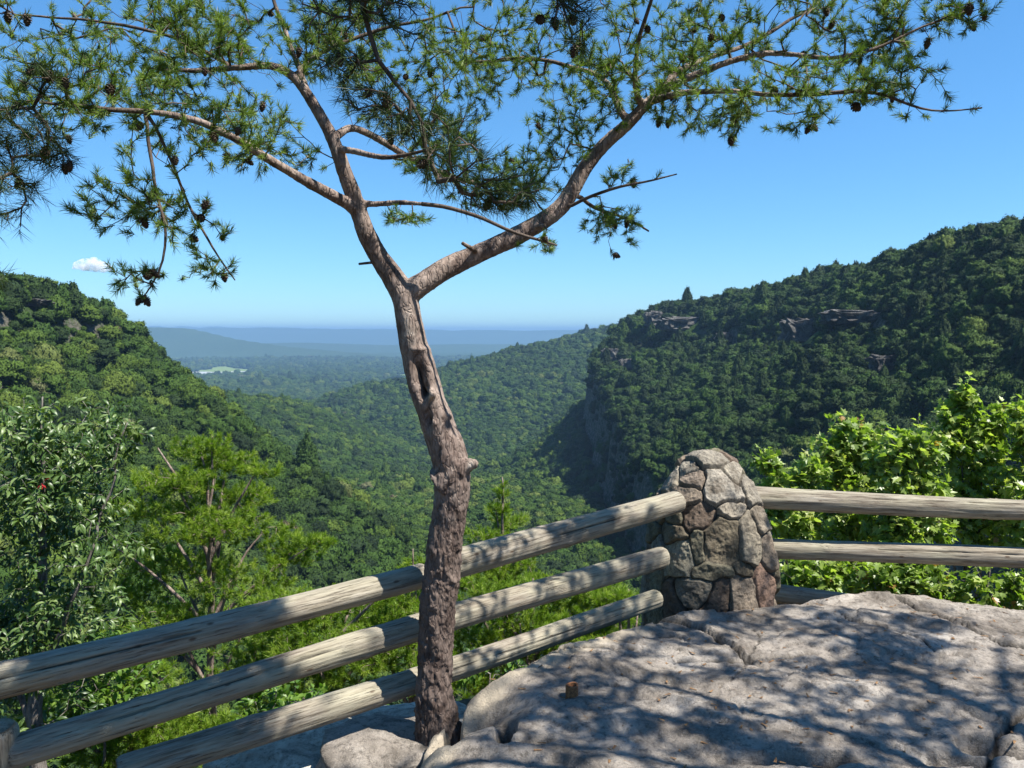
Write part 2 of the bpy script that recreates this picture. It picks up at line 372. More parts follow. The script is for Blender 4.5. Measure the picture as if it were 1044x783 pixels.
def height(x, y, detail=True):
    z = floor_z(x, y)
    far = sstep(2500, 5000, np.hypot(x, y))
    wob = fbm2(x, y, 1 / 140., 4, 5) if detail else 0
    wob2 = fbm2(x, y, 1 / 35., 3, 9) if detail else 0
    d, v, s = seg_dist(x, y, R_pts, R_v)
    w = wob * 28 * sstep(5, 90, d); dd = np.maximum(d + w, 0)
    slope, cd, cdrop = v[..., 1], v[..., 2], v[..., 3]
    zr = v[..., 0] - dd * slope * sstep(-10, 60, dd) - 14 * sstep(60, 72, d + wob2 * 14) * sstep(-.25, .15, wob)  - cdrop * sstep(0, 14, dd + wob2 * 10 - cd) - np.maximum(dd - cd - 14, 0) * .22
    zr = np.where(s < 0, np.maximum(zr, v[..., 0] - 20 - d * .05 - 400 * sstep(1040, 1250, y)), zr)
    R_only = zr > z
    z = np.maximum(z, zr)
    d, v, s = seg_dist(x, y, L_pts, L_v); dd = np.maximum(d + wob * 22 * sstep(5, 80, d), 0)
    zl = v[..., 0] - dd * v[..., 1] * sstep(-5, 40, dd) - 8 * sstep(20, 28, d + wob2 * 10) * sstep(0, .25, wob)
    zl = np.where(s > 0, np.maximum(zl, v[..., 0] - 25 - d * .35 - 300 * sstep(440, 560, y)), zl)
    z = np.maximum(z, zl)
    d, v, s = seg_dist(x, y, L2_pts, L2_v); dd = np.maximum(d + wob * 30 * sstep(5, 120, d), 0)
    z = np.maximum(z, v[..., 0] - dd * v[..., 1])
    d, v, s = seg_dist(x, y, F_pts, F_v); dd = np.maximum(d + wob * 60 * sstep(10, 200, d), 0)
    zf = v[..., 0] - dd * v[..., 1]
    z = np.maximum(z, zf)
    for pts, vv, amp in ((M_pts, M_v, 200), (N_pts, N_v, 300), (D_pts, D_v, 200), (E_pts, E_v, 200)):
        d, v, s = seg_dist(x, y, pts, vv)
        z = np.maximum(z, v[..., 0] - np.maximum(d - 60, 0) * v[..., 1])
    if detail:
        z = z + wob2 * 3 * sstep(40, 200, np.hypot(x, y)) * (1 - far) + far * fbm2(x, y, 1 / 900., 5, 3) * 16 * (1 - sstep(14000, 18000, y))
    # the rim the camera stands on
    d, v, s = seg_dist(x, y, RIM, np.zeros((len(RIM), 1)))
    out = np.where(s > 0, d, -d)                      # beyond the rim is the left side of the line
    wz = -1.78 + .05 * np.clip(-out, 0, 400) - np.where(out > 0, .75 * out * (1 - .25 * sstep(0, 30, out)) + .55 * sstep(0, .6, out), 0)
    if detail: wz = wz + .35 * fbm2(x, y, .8, 4, 2) * sstep(0, 2, out)
    return np.maximum(z, wz)

na_d, na_c = 900, 60
ang = np.concatenate([np.radians(np.linspace(-48, 48, na_d)), np.radians(np.linspace(48, 312, na_c))[1:-1]])
rad = np.concatenate([np.geomspace(2.2, 150, 90)[:-1], np.geomspace(150, 3500, 420)[:-1], np.geomspace(3500, 34000, 170)])
A, Rr = np.meshgrid(ang, rad); X = Rr * np.sin(A); Yy = Rr * np.cos(A)
Z = height(X, Yy)
g = np.hypot(*np.gradient(Z, axis=(0, 1))) if False else None
na, nr = len(ang), len(rad)
dzdr = np.abs(np.gradient(Z, axis=0) / np.gradient(Rr, axis=0))
dzda = np.abs(np.gradient(Z, axis=1) / np.maximum(Rr * np.gradient(A, axis=1), .01)); dzda[:, na_d:] = 0
steep = np.hypot(dzdr, dzda)
rocky = sstep(1.3, 2.2, steep) * (Rr > 60) * (Rr < 3500)
fn = fbm2(X, Yy, 1 / 520., 3, 41) + .25 * fbm2(X, Yy, 1 / 120., 2, 42)
zone = sstep(3600, 4400, Yy) * (1 - sstep(7600, 8400, Yy)) * (Z < -215)
field = sstep(.11, .15, fn) * zone * (steep < .25)
def field_spot(px, py, z, rx, ry):
    c = PZ(px, py, z)
    return 1 - sstep(.8, 1.1, np.hypot((X - c[0]) / rx, (Yy - c[1]) / ry))
for s_ in ((372, 389, -262, 190, 300), (352, 392, -262, 120, 120), (680/1.9+130+5, 376, -262, 200, 260), (488, 378, -262, 170, 260)):
    field = np.maximum(field, field_spot(*s_))
V = np.stack([X.ravel(), Yy.ravel(), Z.ravel()], 1)
i, j = np.meshgrid(np.arange(nr - 1), np.arange(na), indexing='ij'); j2 = (j + 1) % na
Fq = np.stack([i * na + j, i * na + j2, (i + 1) * na + j2, (i + 1) * na + j], -1).reshape(-1, 4)[:, ::-1]
cidx = len(V); V = np.concatenate([V, [[0, 0, -1.72]]])
fan = np.stack([np.full(na, cidx), (np.arange(na) + 1) % na, np.arange(na)], 1)[:, ::-1]
hills = obj('hills', make_mesh('hills', V, [Fq, fan], M['terrain'], True, {'field': np.append(field.ravel(), 0), 'rocky': np.append(rocky.ravel(), 0), 'litter': np.append((Rr < 40).astype(float).ravel(), 1)}))
tag(hills, 'forested gorge slopes opening onto a hazy blue plain', kind='structure')

# lake
def blob_sheet(name, c, rx, ry, mat, dz):
    t = np.linspace(0, 2 * math.pi, 60, endpoint=False)
    r = 1 + .22 * np.sin(2 * t + 1) + .14 * np.sin(3 * t) + .08 * np.sin(5 * t + 2)
    V = np.stack([c[0] + rx * r * np.cos(t), c[1] + ry * r * np.sin(t), np.full(60, c[2] + dz)], 1)
    me = make_mesh(name, V, [np.arange(60)[None, :]], mat, False)
    return obj(name, me)
lc = PZ(211, 380, -262)
zl = float(height(np.array([lc[0]]), np.array([lc[1]]))[0])
tag(blob_sheet('lake', (lc[0], lc[1], zl), 210, 380, M['water'], 9), 'pale tan lake far off on the plain', kind='structure')

# visibility of a point of the terrain from the camera (with margin), used to leave out trees nothing shows
el = np.where(Rr > 120, (Z + 7) / Rr, -9)
runmax = np.maximum.accumulate(el, axis=0)
def visible(x, y, z, top, margin=.012):
    r = np.hypot(x, y); a = np.arctan2(x, y)
    ia = np.clip(((a - ang[0]) / (ang[na_d - 1] - ang[0]) * (na_d - 1)).astype(int), 0, na_d - 1)
    ir = np.clip(np.searchsorted(rad, r * .985) - 1, 0, nr - 1)
    return (z + top) / r > runmax[ir, ia] - margin

def jgrid(r0, r1, s, half=41):
    n = int(r1 / s) + 1
    gx, gy = np.meshgrid(np.arange(-n, n + 1), np.arange(0, n + 1))
    x = (gx + rng.uniform(-.5, .5, gx.shape)).ravel() * s; y = (gy + rng.uniform(-.5, .5, gy.shape)).ravel() * s
    r = np.hypot(x, y); a = np.degrees(np.arctan2(x, y))
    m = (r > r0) & (r <= r1) & (np.abs(a) < half)
    return x[m], y[m]

def icosphere(sub):
    import bmesh
    bm = bmesh.new(); bmesh.ops.create_icosphere(bm, subdivisions=sub, radius=1)
    V = np.array([v.co[:] for v in bm.verts]); Fc = np.array([[v.index for v in f.verts] for f in bm.faces]); bm.free(); return V, Fc
IV4, IF4 = icosphere(4); IV3, IF3 = icosphere(3); IV2, IF2 = icosphere(2)
def crown_mesh(name, seed, mat, kind=0, cards=260, size=.15):
    """unit crown (radius 1, base at z=0): uneven body of lumps with leaf clumps spread through its shell"""
    r_ = np.random.default_rng(seed)
    V = IV4.copy()
    lump = fbm(V * 2.1 + seed * 3.1, 3, seed) * .45 + (.28 - np.abs(fbm(V * 3.4 + seed, 2, seed + 3)) * 1.15) * .5 + (.22 - np.abs(fbm(V * 8 + seed, 2, seed + 4))) * .28
    if kind == 0: sc = np.array([1, 1, .82]); V = V * (1 + lump)[:, None] * sc; V[:, 2] += .62
    elif kind == 1:   # taller, narrowing
        V = V * (1 + lump * 1.1)[:, None]; t = np.clip((V[:, 2] + 1) / 2, 0, 1); V[:, :2] *= (1.05 - .62 * t)[:, None]; V[:, 2] = V[:, 2] * 1.35 + 1.0
    else:             # open, flat topped pine
        V = V * (1 + lump * 1.5)[:, None] * np.array([1, 1, .6]); V[:, 2] += .9
    fi = r_.integers(0, len(V), cards)
    n = unit(V[fi] - np.array([0, 0, .5])); o = V[fi] * 1.0 + n * r_.uniform(-.02, .16, (cards, 1))
    a = unit(np.cross(n, r_.normal(size=(cards, 3)))); b = unit(np.cross(n, a) + n * r_.uniform(-.8, .8, (cards, 1)))
    s = (size * r_.uniform(.5, 1.3, (cards, 1)))
    q = np.stack([o - a * s, o + b * s * .8, o + a * s, o - b * s * .8], 1).reshape(-1, 3)
    q += r_.normal(size=q.shape) * size * .15
    f2 = np.arange(cards * 4).reshape(-1, 4) + len(V)
    return make_mesh(name, np.concatenate([V, q]), [IF4, f2], mat, True)
hidden = bpy.data.collections.new('crown_sources')       # not linked to the scene: only instanced
src = []
for k in range(6):
    o = bpy.data.objects.new('crown_source', crown_mesh('crown', 11 + k, M['crown_i'], (0, 0, 0, 1, 2, 0)[k], 900, .095)); hidden.objects.link(o); src.append(o)

def hit(px, py):
    d = ray(px, 338); az = math.atan2(d[0], d[1]); r = np.geomspace(150, 4500, 900); x = r * math.sin(az); y = r * math.cos(az)
    q = 338 - height(x, y) / y * 800; k = np.where(q <= py)[0]
    return float(y[k[0]]) if len(k) else 1000.
pts = []
def add_trees(r0, r1, s, rr, top):
    x, y = jgrid(r0, r1, s)
    z = height(x, y)
    e = 4.0
    sx = (height(x + e, y, False) - height(x - e, y, False)) / (2 * e); sy = (height(x, y + e, False) - height(x, y - e, False)) / (2 * e)
    st = np.hypot(sx, sy)
    keep = (visible(x, y, z, top, .012 if r1 < 4000 else .004)) & (st < 5.5 - rng.uniform(0, 4.2, len(x)))
    if r1 > 3600:
        f = fbm2(x, y, 1 / 520., 3, 41) + .25 * fbm2(x, y, 1 / 120., 2, 42)
        keep &= ~((f > .12) & (y > 3900) & (st < .25))
        for (a, b, zz, rx, ry) in ((372, 389, -262, 190, 300), (352, 392, -262, 120, 120), (493, 376, -262, 200, 260), (488, 378, -262, 170, 260), (211, 380, -262, 230, 560)):
            c = PZ(a, b, zz); keep &= np.hypot((x - c[0]) / rx, (y - c[1]) / ry) > 1.05
    x, y, z = x[keep], y[keep], z[keep]
    sz = rr * np.clip(rng.lognormal(-.05, .33, len(x)), .45, 2.0) * (1 + .25 * fbm2(x, y, 1 / 60., 2, 77))
    pts.append(np.stack([x, y, z + sz * .35, sz], 1))
add_trees(110, 700, 3.8, 2.65, 8)
add_trees(700, 1600, 5.4, 3.9, 10)
add_trees(1600, 3600, 8, 5.4, 12)
add_trees(3600, 8000, 17, 10, 12)
T = np.concatenate(pts)
CLIFFS = [(693, 331, 985, 46, 15, 'pale rock outcrop at the nose of the right-hand ridge', 1), (667, 327, 1000, 20, 18, 'blocky pale rock at the tip of the right-hand ridge', 2),
 (868, 324, 500, 60, 15, 'band of shadowed cliff below the crest of the right-hand hill', 3), (902, 372, 400, 36, 20, 'dark rock face among trees midway up the right-hand hill', 4),
 (815, 338, 580, 40, 26, 'shadowed cliff among trees left of the larger band', 5), (36, 309, 335, 40, 8, 'pale ledge near the top of the left-hand hill', 6),
 (622, 362, 2300, 20, 14, 'grey bluff at the end of the distant spur', 7), (640, 372, 2280, 16, 12, 'small grey bluff right of the larger one on the distant spur', 8), (742, 345, 800, 26, 12, 'broken rock band in the trees right of the ridge nose', 9)]
CLIFFS = [(a, b, hit(a, b + h_ * .5), w_, h_, l_, sd_) for a, b, Y, w_, h_, l_, sd_ in CLIFFS]; print([round(c[2]) for c in CLIFFS])
px_ = 522 + T[:, 0] / T[:, 1] * 800; py_ = 338 - (T[:, 2] + T[:, 3] * .8) / T[:, 1] * 800
drop_ = np.zeros(len(T), bool)
for a, b, Y, w_, h_, *_ in CLIFFS:
    drop_ |= (np.abs(px_ - a) < w_ * .5) & (py_ - b > -h_ * .6) & (py_ - b < h_ * .55 + T[:, 3] * 150 / T[:, 1]) & (T[:, 1] < Y + 5) & (T[:, 1] > Y * .45)
T = T[~drop_]
print('forest trees', [len(p) for p in pts])
tone = np.clip(rng.beta(1.5, 1.7, len(T)) * .85 + .08 + .35 * fbm2(T[:, 0], T[:, 1], 1 / 90., 3, 88), 0, .94)
tone = np.where(rng.random(len(T)) < .004, rng.uniform(.94, 1, len(T)), tone)
variant = rng.choice(6, len(T), p=[.26, .24, .22, .02, .08, .18])
pine_zone = (T[:, 0] > 60) & (T[:, 1] < 1000) & (rng.random(len(T)) < .35)
variant = np.where(pine_zone, rng.choice([3, 4, 4, 5, 5, 1, 2], len(T)), variant)
tone = np.where((T[:, 0] > 60) & (T[:, 1] < 1100), tone * .72, tone); tone = np.where(pine_zone, tone * .6, tone)  # right hill's grazing sun put into darker crown tones; conifers darker in themselves
yaw = rng.uniform(0, 6.28, len(T)); tall = rng.uniform(.85, 1.3, len(T))
near = np.zeros(len(T), bool)
rr_ = np.hypot(T[:, 0], T[:, 1]); infr = np.abs(T[:, 0]) < .66 * T[:, 1]
pyy = 338 - T[:, 2] / T[:, 1] * 800
cand = np.where(infr & (pyy < 560))[0]
cand = cand[np.argsort(rr_[cand] / T[cand, 3])][:260]; near[cand] = True
rest = ~near
me = bpy.data.meshes.new('forest'); me.vertices.add(int(rest.sum())); me.vertices.foreach_set('co', T[rest, :3].astype(np.float32).ravel())
for nm, arr, ty in (('size', T[rest, 3], 'FLOAT'), ('tall', tall[rest], 'FLOAT'), ('yaw', yaw[rest], 'FLOAT'), ('tone', tone[rest], 'FLOAT'), ('variant', variant[rest], 'INT')):
    a_ = me.attributes.new(nm, ty, 'POINT'); a_.data.foreach_set('value', arr.astype(np.int32 if ty == 'INT' else np.float32))
forest = obj('forest', me); tag(forest, 'unbroken green forest covering the gorge slopes and plain', 'forest', kind='stuff')
ng = bpy.data.node_groups.new('forest_scatter', 'GeometryNodeTree')
ng.interface.new_socket('Geometry', in_out='INPUT', socket_type='NodeSocketGeometry'); ng.interface.new_socket('Geometry', in_out='OUTPUT', socket_type='NodeSocketGeometry')
gn, gl = ng.nodes, ng.links
gi, go = gn.new('NodeGroupInput'), gn.new('NodeGroupOutput')
def named(nm, ty='FLOAT'):
    a_ = gn.new('GeometryNodeInputNamedAttribute'); a_.data_type = ty; a_.inputs['Name'].default_value = nm; return a_.outputs['Attribute']
join = gn.new('GeometryNodeGeometryToInstance')
for s_ in src:
    oi = gn.new('GeometryNodeObjectInfo'); oi.inputs['Object'].default_value = s_; oi.inputs['As Instance'].default_value = True
# order of the sources is kept by linking in reverse
for s_ in [n for n in gn if n.type == 'OBJECT_INFO'][::-1]:
    gl.new(s_.outputs['Geometry'], join.inputs[0])
ip = gn.new('GeometryNodeInstanceOnPoints'); ip.inputs['Pick Instance'].default_value = True
gl.new(gi.outputs[0], ip.inputs['Points']); gl.new(join.outputs[0], ip.inputs['Instance']); gl.new(named('variant', 'INT'), ip.inputs['Instance Index'])
cr = gn.new('ShaderNodeCombineXYZ'); gl.new(named('yaw'), cr.inputs[2]); gl.new(cr.outputs[0], ip.inputs['Rotation'])
cs = gn.new('ShaderNodeCombineXYZ'); gl.new(named('size'), cs.inputs[0]); gl.new(named('size'), cs.inputs[1])
mt = gn.new('ShaderNodeMath'); mt.operation = 'MULTIPLY'; gl.new(named('size'), mt.inputs[0]); gl.new(named('tall'), mt.inputs[1]); gl.new(mt.outputs[0], cs.inputs[2])
gl.new(cs.outputs[0], ip.inputs['Scale']); gl.new(ip.outputs[0], go.inputs[0])
md = forest.modifiers.new('scatter', 'NODES'); md.node_group = ng
nm_ = [crown_mesh('tree_crown', 31 + k, M['crown_o'], (0, 0, 1, 2, 0)[k], 2200, .065) for k in range(5)]
vmap = [0, 1, 4, 2, 3, 1]
for q in cand:
    o = bpy.data.objects.new('forest_tree', nm_[vmap[variant[q]]]); col.objects.link(o)
    o.location = T[q, :3]; o.scale = (T[q, 3], T[q, 3], T[q, 3] * tall[q]); o.rotation_euler = (0, 0, yaw[q])
    if T[q, 0] < 0: tag(o, 'green tree crown packed among its like on the near left-hand hillside', 'tree', 'trees on the near left-hand hillside')
    else: tag(o, 'dark green tree crown packed among its like on the near right-hand hillside', 'tree', 'trees on the near right-hand hillside')

# cliffs: blocky outcrops standing in the slopes
def cliff(px, py, Y, wpx, hpx, label, seed, dep=.6):
    c = P(px, py, Y); wd = wpx / F * Y; hg = hpx / F * Y
    V = IV4.copy()
    V = np.sign(V) * np.abs(V) ** .55
    nz = fbm(V * np.array([4, 2, 1.6]) * 1.0 + seed * 5, 5, seed, .6)
    ang_ = np.abs(vnoise(V * np.array([5, 3, .8]) + seed, seed + 5))
    strat = np.round(V[:, 2] * 4 + nz) * .05
    V = V * (1 + nz * .45 - ang_ * .42 + strat * .35)[:, None] * np.array([wd / 2, wd * dep / 2, hg / 2])
    o = obj('cliff', make_mesh('cliff', V, IF4, M['cliff'], False), None, c)
    o.rotation_euler = (0, 0, rng.uniform(-.3, .3)); tag(o, label, 'cliff', kind='structure'); return o
# ------------------------------------------------------------------ haze
def haze():
    x0, x1, y0, y1, z0, z1 = -36000, 36000, -36000, 36000, -330, 150
    V = [(x, y, z) for z in (z0, z1) for y in (y0, y1) for x in (x0, x1)]
    Fb = [(0, 2, 3, 1), (4, 5, 7, 6), (0, 1, 5, 4), (2, 6, 7, 3), (0, 4, 6, 2), (1, 3, 7, 5)]
    m, nt, nodes, links = new_mat('haze_air')
    pv = nodes.new('ShaderNodeVolumePrincipled'); pv.inputs['Color'].default_value = (.24, .41, .66, 1)
    pv.inputs['Density'].default_value = HAZE; pv.inputs['Anisotropy'].default_value = .0
    o_ = nodes.new('ShaderNodeOutputMaterial'); links.new(pv.outputs[0], o_.inputs['Volume'])
    h = obj('haze', make_mesh('haze', V, np.array(Fb), m, False)); tag(h, 'pale blue air in front of the far plain and ridges', kind='stuff')
HAZE = 8.5e-5
haze()
#PART2
# ------------------------------------------------------------------ growing plants
def resample(pts, step):
    pts = np.asarray(pts, float); seg = np.linalg.norm(np.diff(pts[:, :3], axis=0), axis=1); L = np.concatenate([[0], np.cumsum(seg)])
    n = max(2, int(L[-1] / step) + 1); t = np.linspace(0, L[-1], n)
    # smooth through the points
    out = np.stack([np.interp(t, L, pts[:, k]) for k in range(pts.shape[1])], 1)
    for _ in range(3):
        out[1:-1] = out[1:-1] * .5 + (out[:-2] + out[2:]) * .25
    return out
class Plant:
    def __init__(self, seed, step=.045, tip_r=.0011, cap=60000):
        self.r = np.random.default_rng(seed); self.step = step; self.tip_r = tip_r
        self.p = np.zeros((cap, 3)); self.par = np.full(cap, -1); self.w = np.zeros(cap); self.d = np.zeros((cap, 3)); self.n = 0; self.tips = []; self.main = np.zeros(cap, bool)
    def add(self, p, par, w=0.0, main=False):
        i = self.n; self.p[i] = p; self.par[i] = par; self.w[i] = w; self.main[i] = main
        self.d[i] = unit(p - self.p[par]) if par >= 0 else (0, 0, 1); self.n += 1; return i
    def path(self, pts, step=None, wob=.006):
        """pts rows: x,y,z,radius"""
        q = resample(pts, step or self.step)
        L = len(q)
        ph = self.r.uniform(0, 100, 3)
        nz = np.stack([vnoise(np.stack([np.arange(L) * .35 + ph[k], np.full(L, ph[k]), np.zeros(L)], 1), k) for k in range(3)], 1)
        q[:, :3] += nz * wob * np.minimum(np.arange(L), 4)[:, None] / 4
        par = -1
        if self.n:
            par = int(np.argmin(((self.p[:self.n] - q[0, :3]) ** 2).sum(1)))
        for k in range(L):
            if k == 0 and par >= 0: continue
            par = self.add(q[k, :3], par, q[k, 3], True)
        return par
    def reach(self, targets, back=.7, up=.0, wob=.25, own_tip=True, main_pen=0.0, origin=None):
        P0 = targets
        if origin is None: d0 = np.array([((self.p[:self.n] - t) ** 2).sum(1).min() for t in P0])
        else: d0 = np.linalg.norm(P0 - origin, axis=1)
        for t in P0[np.argsort(d0)]:
            v = t - self.p[:self.n]; L = np.linalg.norm(v, axis=1) + 1e-6
            cost = L * (1 + back * np.clip(-(v * self.d[:self.n]).sum(1) / L, 0, 1) + .25 * (1 - np.clip((v * self.d[:self.n]).sum(1) / L, 0, 1))) + main_pen * (self.w[:self.n] > .008)
            i = int(np.argmin(cost)); a = self.p[i]; L_ = L[i]
            n = max(1, int(round(L_ / self.step)))
            c = a + self.d[i] * L_ * .45 + np.array([0, 0, up * L_])
            par = i
            for k in range(1, n + 1):
                s_ = k / n; q = (1 - s_) ** 2 * a + 2 * s_ * (1 - s_) * c + s_ * s_ * t
                if k < n: q = q + self.r.normal(size=3) * self.step * wob
                par = self.add(q, par)
            if own_tip: self.tips.append(par)
    def radii(self, expo=2.3):
        n = self.n; acc = np.zeros(n); rad = np.zeros(n)
        for i in range(n - 1, -1, -1):
            r_ = max(acc[i] ** (1 / expo) if acc[i] > 0 else self.tip_r, self.tip_r)
            if self.w[i] > 0: r_ = self.w[i] if self.w[i] > .003 else max(self.w[i], min(r_, .006))
            rad[i] = r_
            if self.par[i] >= 0: acc[self.par[i]] += r_ ** expo
        self.rad = rad; return rad
    def chains(self, mask=None):
        n = self.n; best = np.full(n, -1); br = np.zeros(n)
        for i in range(n):
            p = self.par[i]
            if p >= 0 and self.rad[i] > br[p]: br[p] = self.rad[i]; best[p] = i
        out = []
        for i in range(n):
            p = self.par[i]
            if p < 0 or best[p] != i:
                ch = [i]
                if p >= 0: ch = [p, i]
                while best[ch[-1]] >= 0: ch.append(best[ch[-1]])
                if len(ch) > 1: out.append((np.array(ch), p >= 0))
        return out
    def tubes(self, sides=5, rmin=0, rmax=1e9):
        VV, FF, base = [], [], 0
        for ch, att in self.chains():
            r_ = self.rad[ch].copy()
            if att: r_[0] = min(r_[0], r_[1] * 1.25)
            if not (rmin <= r_[1] < rmax): 
                # keep only the portion in the range
                m = (r_ >= rmin) & (r_ < rmax)
                if m.sum() < 2: continue
                k0 = int(np.argmax(m)); ch = ch[max(k0 - 1, 0):]; r_ = r_[max(k0 - 1, 0):]
                if len(ch) < 2: continue
            V, Fc = tube(self.p[ch], r_, sides); VV.append(V); FF.append(Fc + base); base += len(V)
        return np.concatenate(VV), np.concatenate(FF)
def tube(c, r, sides, twist=0, cap=True):
    c = np.asarray(c, float); n = len(c)
    t = unit(np.gradient(c, axis=0)); ref = np.array([0, 0, 1.]) if abs(t[0, 2]) < .8 else np.array([1., 0, 0])
    u = np.zeros((n, 3)); u[0] = unit(np.cross(t[0], ref))
    for k in range(1, n):
        q = u[k - 1] - t[k] * (u[k - 1] @ t[k]); u[k] = q / max(np.linalg.norm(q), 1e-9)
    v = np.cross(t, u); a = np.linspace(0, 2 * math.pi, sides, endpoint=False)
    V = (c[:, None] + (u[:, None] * np.cos(a)[None, :, None] + v[:, None] * np.sin(a)[None, :, None]) * np.asarray(r)[:, None, None]).reshape(-1, 3)
    i, j = np.meshgrid(np.arange(n - 1), np.arange(sides), indexing='ij'); j2 = (j + 1) % sides
    Fc = np.stack([i * sides + j, i * sides + j2, (i + 1) * sides + j2, (i + 1) * sides + j], -1).reshape(-1, 4)
    if cap:
        V = np.concatenate([V, [c[0] - t[0] * r[0] * .3, c[-1] + t[-1] * r[-1] * .6]]); a_, b_ = n * sides, n * sides + 1; jj = np.arange(sides)
        Fc = np.concatenate([Fc, np.stack([np.full(sides, a_), (jj + 1) % sides, jj, jj], 1), np.stack([np.full(sides, b_), (n - 1) * sides + jj, (n - 1) * sides + (jj + 1) % sides, (n - 1) * sides + (jj + 1) % sides], 1)])
    return V, Fc
def fixtri(Fc):
    m = (Fc[:, 2] == Fc[:, 3]); return [Fc[~m], Fc[m][:, :3]]
def perp(d, r):
    a = unit(np.cross(d, r.normal(size=d.shape))); return a, np.cross(d, a)
def needles(pos, dirs, r, n=30, shoot=.05, length=.045, width=.0016, spread=(.5, 1.15), tone0=None, droop=0):
    m = len(pos); k = m * n
    p = np.repeat(pos, n, 0); d = np.repeat(unit(dirs), n, 0)
    a, b = perp(d, r)
    s = r.uniform(-.75, .45, (k, 1)) * np.repeat(r.uniform(.7, 1.3, (m, 1)), n, 0)
    o = p + d * s * shoot
    th = r.uniform(spread[0], spread[1], (k, 1)) * (1 - .35 * np.clip(s, 0, 1))
    nd = unit(d * np.cos(th) + a * np.sin(th) + np.array([0, 0, -droop]))
    L = length * r.uniform(.65, 1.15, (k, 1)) * np.repeat(r.uniform(.75, 1.2, (m, 1)), n, 0)
    sd_ = unit(np.cross(nd, r.normal(size=nd.shape))) * width * .5
    V = np.stack([o - sd_, o + sd_, o + nd * L * .6 + sd_ * .8, o + nd * L], 1).reshape(-1, 3)
    Fc = np.arange(k * 4).reshape(-1, 4)
    t = np.repeat(tone0 if tone0 is not None else np.clip(r.normal(.5, .16, m), 0, .9), n) + r.normal(0, .1, k)
    t = np.where(r.random(k) < .012, .99, np.clip(t, 0, .9))
    return V, Fc, np.repeat(t, 4)
# leaf templates: x across, y along, z out of the leaf
def lance():
    ys = [0, .25, .55, .8, 1]; ws = [.02, .13, .165, .11, .0]; zs = [0, .05, .03, -.06, -.2]
    V = []; 
    for y, w_, z in zip(ys, ws, zs): V += [(-w_, y, z + w_ * .35), (0, y, z), (w_, y, z + w_ * .35)]
    F_ = []
    for k in range(4): F_ += [(3 * k, 3 * k + 1, 3 * k + 4, 3 * k + 3), (3 * k + 1, 3 * k + 2, 3 * k + 5, 3 * k + 4)]
    return np.array(V), np.array(F_)
def oval():
    ys = [0, .3, .65, 1]; ws = [.03, .27, .25, .0]; zs = [0, .05, .02, -.14]
    V = []
    for y, w_, z in zip(ys, ws, zs): V += [(-w_, y, z + w_ * .3), (0, y, z), (w_, y, z + w_ * .3)]
    F_ = []
    for k in range(3): F_ += [(3 * k, 3 * k + 1, 3 * k + 4, 3 * k + 3), (3 * k + 1, 3 * k + 2, 3 * k + 5, 3 * k + 4)]
    return np.array(V), np.array(F_)
def maple():
    o = [(0, 0), (.22, .04), (.5, .30), (.30, .40), (.42, .66), (.17, .60), (0, 1), (-.17, .60), (-.42, .66), (-.30, .40), (-.5, .30), (-.22, .04)]
    V = [(x, y, abs(x) * .25 - .22 * max(y - .5, 0) ** 1.3) for x, y in o] + [(0, .32, .0)]
    c = len(o); F_ = [(c, k, (k + 1) % c, (k + 1) % c) for k in range(0, c)]
    F3 = [(c, k, (k + 1) % c) for k in range(c)]
    return np.array(V), np.array(F3)
def stamp(tv, tf, o, X_, Y_, Z_, s):
    k = len(o); nv = len(tv)
    V = o[:, None] + s[:, None, None] * (tv[None, :, 0:1] * X_[:, None] + tv[None, :, 1:2] * Y_[:, None] + tv[None, :, 2:3] * Z_[:, None])
    Fc = tf[None] + (np.arange(k) * nv)[:, None, None]
    return V.reshape(-1, 3), Fc.reshape(-1, tf.shape[1])
def leaves(pos, dirs, r, tmpl, n=5, size=.09, shoot=.08, flat=.6, droop=.3, tone=(.5, .18), spread=(.5, 1.3)):
    tv, tf = tmpl; m = len(pos); k = m * n
    p = np.repeat(pos, n, 0); d = np.repeat(unit(dirs), n, 0); a, b = perp(d, r)
    s = r.uniform(-1, .2, (k, 1)); o = p + d * s * shoot
    th = r.uniform(*spread, (k, 1))
    Yd = unit(d * np.cos(th) + a * np.sin(th) + np.array([0, 0, -1.]) * r.uniform(0, 2 * droop, (k, 1)))
    nrm = unit(np.array([0, 0, 1.]) * flat + r.normal(size=(k, 3)) * (1 - flat) * .8 + TS * .25)
    Xd = unit(np.cross(Yd, nrm)); Zd = np.cross(Xd, Yd)
    sz = size * r.uniform(.55, 1.2, k)
    V, Fc = stamp(tv, tf, o + Yd * size * .15, Xd, Yd, Zd, sz)
    t = np.clip(np.repeat(r.normal(tone[0], tone[1], m), n) + r.normal(0, .12, k), 0, .95)
    t = np.where(r.random(k) < .01, 1.0, t)
    return V, Fc, np.repeat(t, len(tv))
def blob_pts(r, n, c, rad, shell=.0, lattice=None):
    v = unit(r.normal(size=(n, 3))) * (r.uniform(shell, 1, (n, 1)) ** (1 / 2.4)); return np.asarray(c) + v * np.asarray(rad)

